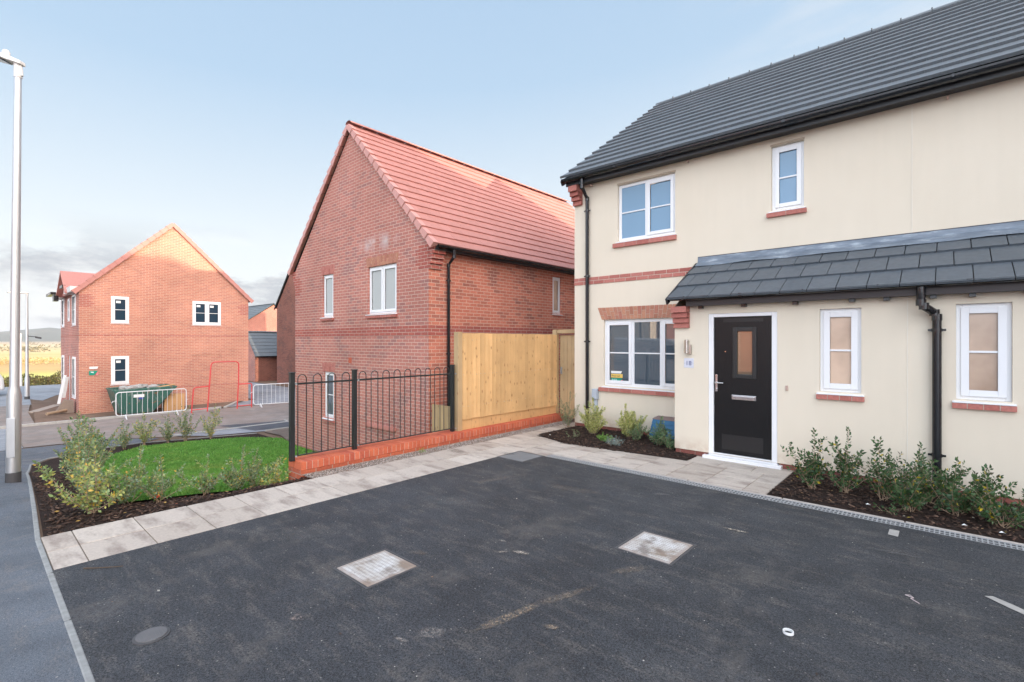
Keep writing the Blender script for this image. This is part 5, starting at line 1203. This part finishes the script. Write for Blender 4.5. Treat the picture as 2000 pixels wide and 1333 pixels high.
for i, (x, y, h, sp, l) in enumerate(((-1.16, 6.42, .56, .24, 'tallest leftmost shrub in the bed nearest the black door'), (-.86, 6.50, .60, .24, 'upright shrub second from the door with one tall spike'), (-.52, 6.45, .56, .28, 'shrub with open arching stems below the first small window'), (-.30, 6.20, .48, .26, 'low spreading shrub near the white paint mark'), (-.16, 6.62, .52, .28, 'shrub growing in front of the downpipe foot'), (.02, 6.36, .52, .30, 'dense shrub just right of the downpipe'), (.20, 6.50, .46, .26, 'shrub below the second small window'), (.36, 6.24, .50, .24, 'rightmost shrub with one tall stem near the picture edge'))):
    shrub(x, y, l, h*random.uniform(.85, 1.1), sp*random.uniform(.9, 1.35), 11, 42, .041, L_DARK, z=.0, group=RB, stem=M_STEM, aspect=.55, bare=.25)
BB = 'mixed young plants in the bed under the front window'
shrub(-5.52, 7.82, 'wispy grey-green shrub at the cream house corner by the gate', .62, .24, 8, 45, .022, L_SAGE, z=0, group=BB)
shrub(-4.78, 7.55, 'tall yellow variegated shrub beside the pale cable box', .58, .20, 15, 120, .028, L_VARIEG, z=0, group=BB)
shrub(-4.16, 7.72, 'rounded yellow variegated shrub under the middle of the window', .52, .26, 20, 120, .028, L_VARIEG, z=0, group=BB)
shrub(-3.92, 7.55, 'dark green shrub mingled into the right side of the yellow one', .36, .26, 9, 55, .026, L_SAGE, z=0, group=BB)
shrub(-3.48, 7.45, 'green leafy shrub in front of the blue meter box', .40, .20, 13, 70, .034, L_SAGE, z=0, group=BB)
shrub(-3.22, 7.30, 'low green plant tucked against the porch corner', .26, .2, 12, 60, .030, L_SAGE, z=0, group=BB)
shrub(-4.30, 7.12, 'bright lime green low plant in the mulch', .14, .15, 26, 70, .022, L_LIME, z=0, group=BB, twig=False, bare=.0, name='lime_plant')
shrub(-4.02, 6.97, 'silvery blue-grey cushion plant at the front of the mulch', .13, .14, 34, 60, .032, L_GREYBL, z=0, group=BB, twig=False, bare=.0, aspect=.18, name='lavender_plant')
shrub(-4.85, 7.08, 'small low green plant left of the lime plant', .13, .13, 9, 30, .024, L_SAGE, z=0, group=BB, twig=False, bare=0., name='low_plant')
shrub(-.42, 5.98, 'low seedling creeping at the drain edge of the bed', .09, .13, 8, 16, .03, L_DARK, z=0, group=RB, twig=False, bare=0, name='seedling')
shrub(-5.93, 4.62, 'tiny green weed growing in the gravel strip below the wall', .06, .08, 7, 12, .022, L_LIME, z=0, group='weeds', twig=False, bare=0, name='weed')
# grass blades
def inside(poly, px, py):
    r = np.zeros(len(px), bool); n = len(poly)
    for i in range(n):
        x0, y0 = poly[i]; x1, y1 = poly[(i+1) % n]
        c = ((y0 > py) != (y1 > py)) & (px < (x1-x0)*(py-y0)/(y1-y0+1e-12)+x0); r ^= c
    return r
gv = np.vectorize(g)
def scatter(poly, n, bias=None):
    xs = [p[0] for p in poly]; ys = [p[1] for p in poly]
    px = RNG.uniform(min(xs), max(xs), n*3); py = RNG.uniform(min(ys), max(ys), n*3)
    k = inside(poly, px, py)
    if bias is not None: k &= RNG.random(n*3) < bias(px, py)
    return px[k][:n], py[k][:n]
def grass():
    px, py = scatter(LAWN, 90000, lambda x, y: np.clip(1.15-(-6.5-x)/11, .25, 1))
    n = len(px); pz = gv(px, py)+.010; a = RNG.uniform(0, 6.28, n); h = RNG.uniform(.022, .05, n); w_ = RNG.uniform(.003, .006, n)*(1+(-6.5-px)/6); l = RNG.normal(0, .012, (n, 2))
    b = np.stack([px, py, pz], 1); s = np.stack([np.cos(a)*w_, np.sin(a)*w_, np.zeros(n)], 1)
    tip = b+np.stack([l[:, 0], l[:, 1], h], 1)
    v = np.stack([b-s, b+s, tip], 1).reshape(-1, 3); f = np.arange(n*3).reshape(-1, 3)
    tag(npmesh('grass', v, f, M_BLADE, None, True), 'short bright green lawn grass', 'grass', kind='stuff')
grass()
def chips(name, polys, dens, zf, label):
    V, F = [], []; k = 0
    for poly, dd in polys:
        ar = abs(sum(poly[i][0]*poly[(i+1) % len(poly)][1]-poly[(i+1) % len(poly)][0]*poly[i][1] for i in range(len(poly)))/2)
        px, py = scatter(poly, int(ar*dens*dd))
        for x, y in zip(px, py):
            L, W_, T_ = random.uniform(.008, .042)*random.uniform(.6, 1), random.uniform(.004, .014), random.uniform(.001, .004); a = random.uniform(0, 6.28); tl = random.uniform(-.35, .35)
            u = Vector((math.cos(a)*math.cos(tl), math.sin(a)*math.cos(tl), math.sin(tl))); s = Vector((-math.sin(a), math.cos(a), random.uniform(-.3, .3))); n_ = u.cross(s)
            c = Vector((x, y, zf(x, y)+random.uniform(.002, .016)))
            for sx, sy, sz in ((-1, -.6, -1), (1, -1, -1), (.8, 1, -1), (-1, .7, -1), (-1, -.6, 1), (1, -1, 1), (.8, 1, 1), (-1, .7, 1)): V.append((c+u*L*sx+s*W_*sy+n_*T_*sz)[:])
            for q in ((0, 3, 2, 1), (4, 5, 6, 7), (0, 1, 5, 4), (1, 2, 6, 5), (2, 3, 7, 6), (3, 0, 4, 7)): F.append([i+k for i in q])
            k += 8
    tag(npmesh(name, np.array(V), np.array(F), M_CHIP, None, True), label, 'bark mulch', kind='stuff')
chips('bark_chips', [([(-5.82, .50), (-9, .64), (-9.5, 1.3), (-6.5, 1.1), (-6.5, 2.8), (-5.82, 2.82)], 1.), ([(-9, .64), (-13, .9), (-13, 1.7), (-9.5, 1.3)], .4)], 620, lambda x, y: g(x, y)-.012, 'dark bark chips covering the bed round the lawn')
chips('bark_chips', [([(-1.48, 5.89), (1.6, 5.89), (1.6, 7.15), (-1.48, 7.15)], 1.)], 620, lambda x, y: .006, 'dark bark chips in the bed below the porch windows')
chips('bark_chips', [([(-5.50, 6.86), (-4.75, 6.52), (-3.9, 6.60), (-2.80, 6.80), (-2.78, 7.15), (-3.12, 7.15), (-3.12, 8.07), (-5.45, 8.07)], 1.)], 560, lambda x, y: .010, 'dark bark chips in the bed under the front window')
def gravel():
    V, F = [], []; k = 0; px, py = scatter([(-6.055, 2.86), (-5.79, 2.86), (-5.79, 8.4), (-6.055, 8.4)], 5200)
    for x, y in zip(px, py):
        r = random.uniform(.005, .012); z = random.uniform(-.006, .006)+r*.4; a = random.uniform(0, 6.28); e = random.uniform(.6, 1.)
        P = [(math.cos(a), math.sin(a), 0), (-math.sin(a)*e, math.cos(a)*e, 0), (-math.cos(a), -math.sin(a), 0), (math.sin(a)*e, -math.cos(a)*e, 0), (0, 0, .6), (0, 0, -.6)]
        V += [(x+p[0]*r, y+p[1]*r, z+p[2]*r) for p in P]; F += [[i+k for i in q] for q in ((0, 1, 4), (1, 2, 4), (2, 3, 4), (3, 0, 4), (1, 0, 5), (2, 1, 5), (3, 2, 5), (0, 3, 5))]; k += 6
    tag(npmesh('gravel', np.array(V), np.array(F), M_STONE, None, True), 'mixed pea gravel between the low brick wall and the path', 'gravel', kind='stuff')
gravel()
def hedge():
    px, py = scatter([(-60, -8), (-56.5, -8), (-56.5, 12), (-60, 12)], 9000); n = len(px)
    c = np.stack([px, py, gv(px, py)+RNG.random(n)**1.5*(.7+.5*np.sin(py*1.7)*np.sin(py*.6+1)+.3)], 1); d = RNG.normal(size=(n, 3)); d[:, 2] = abs(d[:, 2])
    v, f = leafset(c, d, .22, .5); tag(npmesh('rough_hedge', v, f, leafmat('autumn_scrub', [(.16, .15, .05), (.25, .20, .07), (.12, .13, .05), (.32, .24, .10), (.18, .12, .06)]), None, True), 'low scrubby hedge along the far side of the distant road', 'hedge', kind='stuff')
    px, py = scatter([(-250, -120), (-205, -120), (-205, 90), (-250, 90)], 9000); n = len(px)
    c = np.stack([px, py, gv(px, py)+RNG.random(n)**1.3*1.6*(.5+.5*np.sin(py*.11)**2)], 1); d = RNG.normal(size=(n, 3)); d[:, 2] = abs(d[:, 2])
    v, f = leafset(c, d, .7, .5); tag(npmesh('far_scrub', v, f, leafmat('tan_scrub', [(.50, .34, .15), (.58, .40, .18), (.42, .31, .14), (.54, .44, .2)]), None, True), 'tan belt of reeds and scrub between the distant fields', 'scrub', kind='stuff')
    r_ = np.random.default_rng(5); V, F = [], []; k = 0
    for _ in range(90):                                            # far hedgerow trees across the valley
        x = -r_.uniform(450, 1700); y = x*r_.uniform(-.30, .42); s = r_.uniform(1.8, 4.2)
        m = 60; c = np.stack([x+r_.normal(0, s*.5, m), y+r_.normal(0, s*1.3, m), g(x, y)+abs(r_.normal(0, s*.55, m))], 1); d = r_.normal(size=(m, 3))
        v, f = leafset(c, d, s*.5, .7); V.append(v); F.append(f+k); k += len(v)
    tag(npmesh('far_trees', np.concatenate(V), np.concatenate(F), leafmat('far_tree_foliage', [(.22, .19, .11), (.28, .22, .13), (.18, .17, .11)]), None, True), 'scattered hedgerow trees across the distant valley', 'trees', kind='stuff')
hedge()
# ================================================================ small things and stains
def stain(x, y, lx, ly, rz, col, amt=.8, sc=6., name='dried_stain'):
    m, t, b = material('stain'); o = obc(t); u = t.vmath('MULTIPLY', o, (1/lx, 1/ly, 0))
    n = t.new('ShaderNodeVectorMath', operation='LENGTH'); t.put(n.inputs[0], u)
    wn = t.new('ShaderNodeNewGeometry').outputs['Position']
    a = t.math('SUBTRACT', t.math('ADD', t.noise(wn, sc, 6, .7), .42), n.outputs['Value']); a = t.math('MULTIPLY', t.ramp(a, [(.0, 0.), (.45, 1.)]), amt)
    a = t.math('MULTIPLY', a, t.ramp(t.noise(wn, 60, 3, .7), [(.42, .0), (.60, 1.)]))
    setp(t, b, color=t.mix(t.noise(wn, 40, 3), col, tuple(q*.7 for q in col)), rough=.95, alpha=a, spec=.1)
    mb = MB(); mb.quad((-lx*1.1, -ly*1.1, 0), (lx*1.1, -ly*1.1, 0), (lx*1.1, ly*1.1, 0), (-lx*1.1, ly*1.1, 0)); o = mb.build(name, m, kind='structure'); stain.z = getattr(stain, 'z', .0055)+.00015; o.location = (x, y, stain.z); o.rotation_euler = (0, 0, R(rz))
TAN = (.36, .29, .225); GRY = (.30, .29, .28)
for q in ((-2.00, 2.22, .34, .05, 78, TAN, .75), (-1.90, 2.62, .30, .05, 70, TAN, .45), (-2.54, 2.95, .09, .04, 20, (.50, .44, .38), .9), (-2.66, 2.86, .05, .025, 60, (.48, .42, .36), .8), (-2.80, 3.02, .05, .03, 0, (.42, .37, .33), .5), (-1.74, 2.30, .06, .035, 30, TAN, .8), (-2.22, 1.80, .10, .07, 45, (.42, .38, .35), .5), (-2.30, 1.64, .06, .02, 20, (.42, .38, .35), .6), (-1.75, 3.25, .20, .06, 60, TAN, .4), (-1.42, 4.56, .13, .03, 5, (.52, .46, .38), .95), (-2.35, 5.1, .12, .03, 20, (.45, .42, .4), .6), (-3.9, 3.4, .35, .18, 20, GRY, .28), (-4.2, 2.0, .4, .2, 60, GRY, .25), (-3.2, 4.6, .5, .12, 10, TAN, .22), (-.9, 2.4, .5, .3, 20, GRY, .18), (-2.95, 1.35, .06, .04, 0, (.4, .33, .3), .6), (-.35, 4.9, .3, .05, 10, GRY, .3), (-4.1, 4.3, .3, .1, 80, TAN, .25), (-3.15, 2.4, .12, .05, 30, TAN, .3), (.2, 3.2, .5, .2, 0, GRY, .15), (-1.0, 1.9, .3, .2, 50, GRY, .2), (-5.6, 5.0, .2, .12, 0, (.22, .17, .14), .5), (-4.9, 5.4, .16, .12, 0, (.12, .12, .12), .5)): stain(*q)
def mark(name, P, mat, z=.0065): mb = MB(); mb.prism([(x, y, z) for x, y in P], (0, 0, .0012)); return mb.build(name, mat, kind='structure')
mark('paint_mark', [(-.40, 5.50), (-.33, 5.50), (-.33, 5.33), (-.40, 5.34)], M_PAINTW)
mark('paint_mark', [(.17, 4.47), (.21, 4.50), (.30, 4.44), (.46, 4.30), (.44, 4.25), (.28, 4.37)], M_PAINTW)
def ring():
    mb = MB(); n = 28; P = [(-.69+.031*math.cos(2*math.pi*k/n), 3.15+.031*math.sin(2*math.pi*k/n), .016) for k in range(n+2)]
    prof = [(.0025, -.007), (.0025, .007), (-.0025, .007), (-.0025, -.007)]; vs = []
    for k in range(n):
        a = 2*math.pi*k/n
        for dr, dz in prof: vs.append((-.69+(.026+dr)*math.cos(a), 3.15+(.026+dr)*math.sin(a), -.0+.015+dz))
    fs = [(k*4+j, ((k+1) % n)*4+j, ((k+1) % n)*4+(j+1) % 4, k*4+(j+1) % 4) for k in range(n) for j in range(4)]
    mb.add(vs, fs); tag(mb.build('tape_roll', M_SIGNW, smooth=False), 'small white empty tape ring lying on the drive', 'tape ring')
ring()
mb = MB(); mb.tube([(-.22, 4.14, .008), (-.175, 4.125, .008), (-.19, 4.11, .006), (-.145, 4.07, .005)], .0028, 5); mb.tube([(-.22, 4.14, .008), (-.195, 4.155, .008), (-.175, 4.125, .008)], .002, 5); tag(mb.build('string_scrap', simple('pinkish_white_string', (.52, .45, .45), .7, .05)), 'twisted scrap of pinkish white string on the drive', 'litter')
mb = MB(); mb.tube([(-4.75, .60, .01), (-4.68, .66, .013), (-4.60, .76, .012), (-4.58, .80, .01)], [.006, .005, .004, .003], 6); tag(mb.build('twig', simple('dark_twig', (.07, .05, .035), .8, .2)), 'dark twig lying on the drive near the path end', 'twig')
def fallen(poly, n, sz, name, label, zf=Z0, mat=None, zoff=.008):
    px, py = scatter(poly, n); m = len(px); c = np.stack([px, py, np.array([zf(a, b) for a, b in zip(px, py)])+zoff], 1); a = RNG.uniform(0, 6.28, m)
    d = np.stack([np.cos(a), np.sin(a), RNG.uniform(0, .2, m)], 1); s = np.stack([-np.sin(a), np.cos(a), RNG.normal(0, .15, m)], 1); L = RNG.uniform(.5, 1.3, (m, 1))*sz
    v = np.stack([c, c+d*L*.5+s*L*.32, c+d*L, c+d*L*.5-s*L*.32], 1).reshape(-1, 3)
    tag(npmesh(name, v, np.arange(m*4).reshape(-1, 4), mat or L_DRY, None, True), label, 'leaves', kind='stuff')
fallen([(-5.9, .55), (-8.5, .68), (-8.5, 1.2), (-6.5, 1.1), (-6.5, 2.7), (-5.9, 2.7)], 70, .035, 'fallen_leaves', 'orange and brown leaves fallen on the mulch round the lawn', g)
fallen([(-1.45, 5.9), (1, 5.9), (1, 7.1), (-1.45, 7.1)], 60, .026, 'fallen_leaves', 'yellow and brown leaves fallen in the bed below the porch windows', Z0, leafmat('yellow_fallen_leaf', [(.50, .38, .05), (.30, .18, .08), (.55, .5, .42), (.22, .12, .06), (.35, .2, .1)]), .02)
fallen([(-4.8, .5), (1.5, .5), (1.5, 5.6), (-4.8, 5.6)], 34, .020, 'drive_litter', 'scattered dark leaf fragments on the drive', Z0, leafmat('dark_fragment', [(.04, .025, .02), (.25, .12, .06), (.45, .42, .4), (.06, .04, .03)]))
fallen([(-4.8, .5), (1.5, .5), (1.5, 5.6), (-4.8, 5.6)], 420, .0085, 'grit', 'pale grit and mortar crumbs scattered on the drive', Z0, leafmat('pale_grit', [(.55, .52, .48), (.45, .42, .38), (.6, .58, .56)]))
fallen([(-9, .28), (-3, .25), (-3, -1.6), (-9, -1.6)], 40, .022, 'pavement_litter', 'dark leaf fragments on the pavement', g, leafmat('dark_fragment_b', [(.04, .03, .025), (.12, .07, .04), (.3, .16, .08)]))
mb = MB(); mb.add([(-6.40, 1.36, -.01), (-6.37, 1.40, .012), (-6.34, 1.39, -.005), (-6.365, 1.445, .008), (-6.41, 1.425, .0), (-6.39, 1.395, .02)], [(0, 1, 5), (1, 2, 3), (1, 3, 5), (3, 4, 5), (0, 5, 4)]); tag(mb.build('red_leaf', simple('red_leaf', (.50, .06, .02), .6, .1)), 'curled red fallen leaf at the lawn edge', 'leaf')
for x, y, s, l in ((-.62, 6.13, .022, 'small pale blue-white scrap of plastic under the shrubs'), (.10, 6.02, .02, 'white scrap of paper in the mulch below the downpipe'), (.34, 6.0, .022, 'white paper scrap at the right end of the mulch bed'), (-5.28, 6.93, .018, 'white plastic tag at the tip of the bed under the front window')):
    mb = MB(); mb.add([(x-s, y-.008, .02), (x+s*.4, y-.011, .028), (x+s, y+.006, .018), (x-.2*s, y+.010, .03)], [(0, 1, 2, 3)]); o = mb.build('paper_scrap', M_SIGNW); m_ = o.modifiers.new('s', 'SOLIDIFY'); m_.thickness = .002; tag(o, l, 'litter')

def haze():
    m = bpy.data.materials.new('haze'); m.use_nodes = True; n = m.node_tree.nodes; n.clear()
    v = n.new('ShaderNodeVolumePrincipled'); v.inputs['Color'].default_value = (.86, .92, 1., 1); v.inputs['Density'].default_value = .00022; v.inputs['Anisotropy'].default_value = .2
    m.node_tree.links.new(v.outputs[0], n.new('ShaderNodeOutputMaterial').inputs['Volume'])
    b = MB(); b.box(-3400, 1700, -1700, 3200, -9, 70); b.build('haze', m, kind='stuff')
haze()
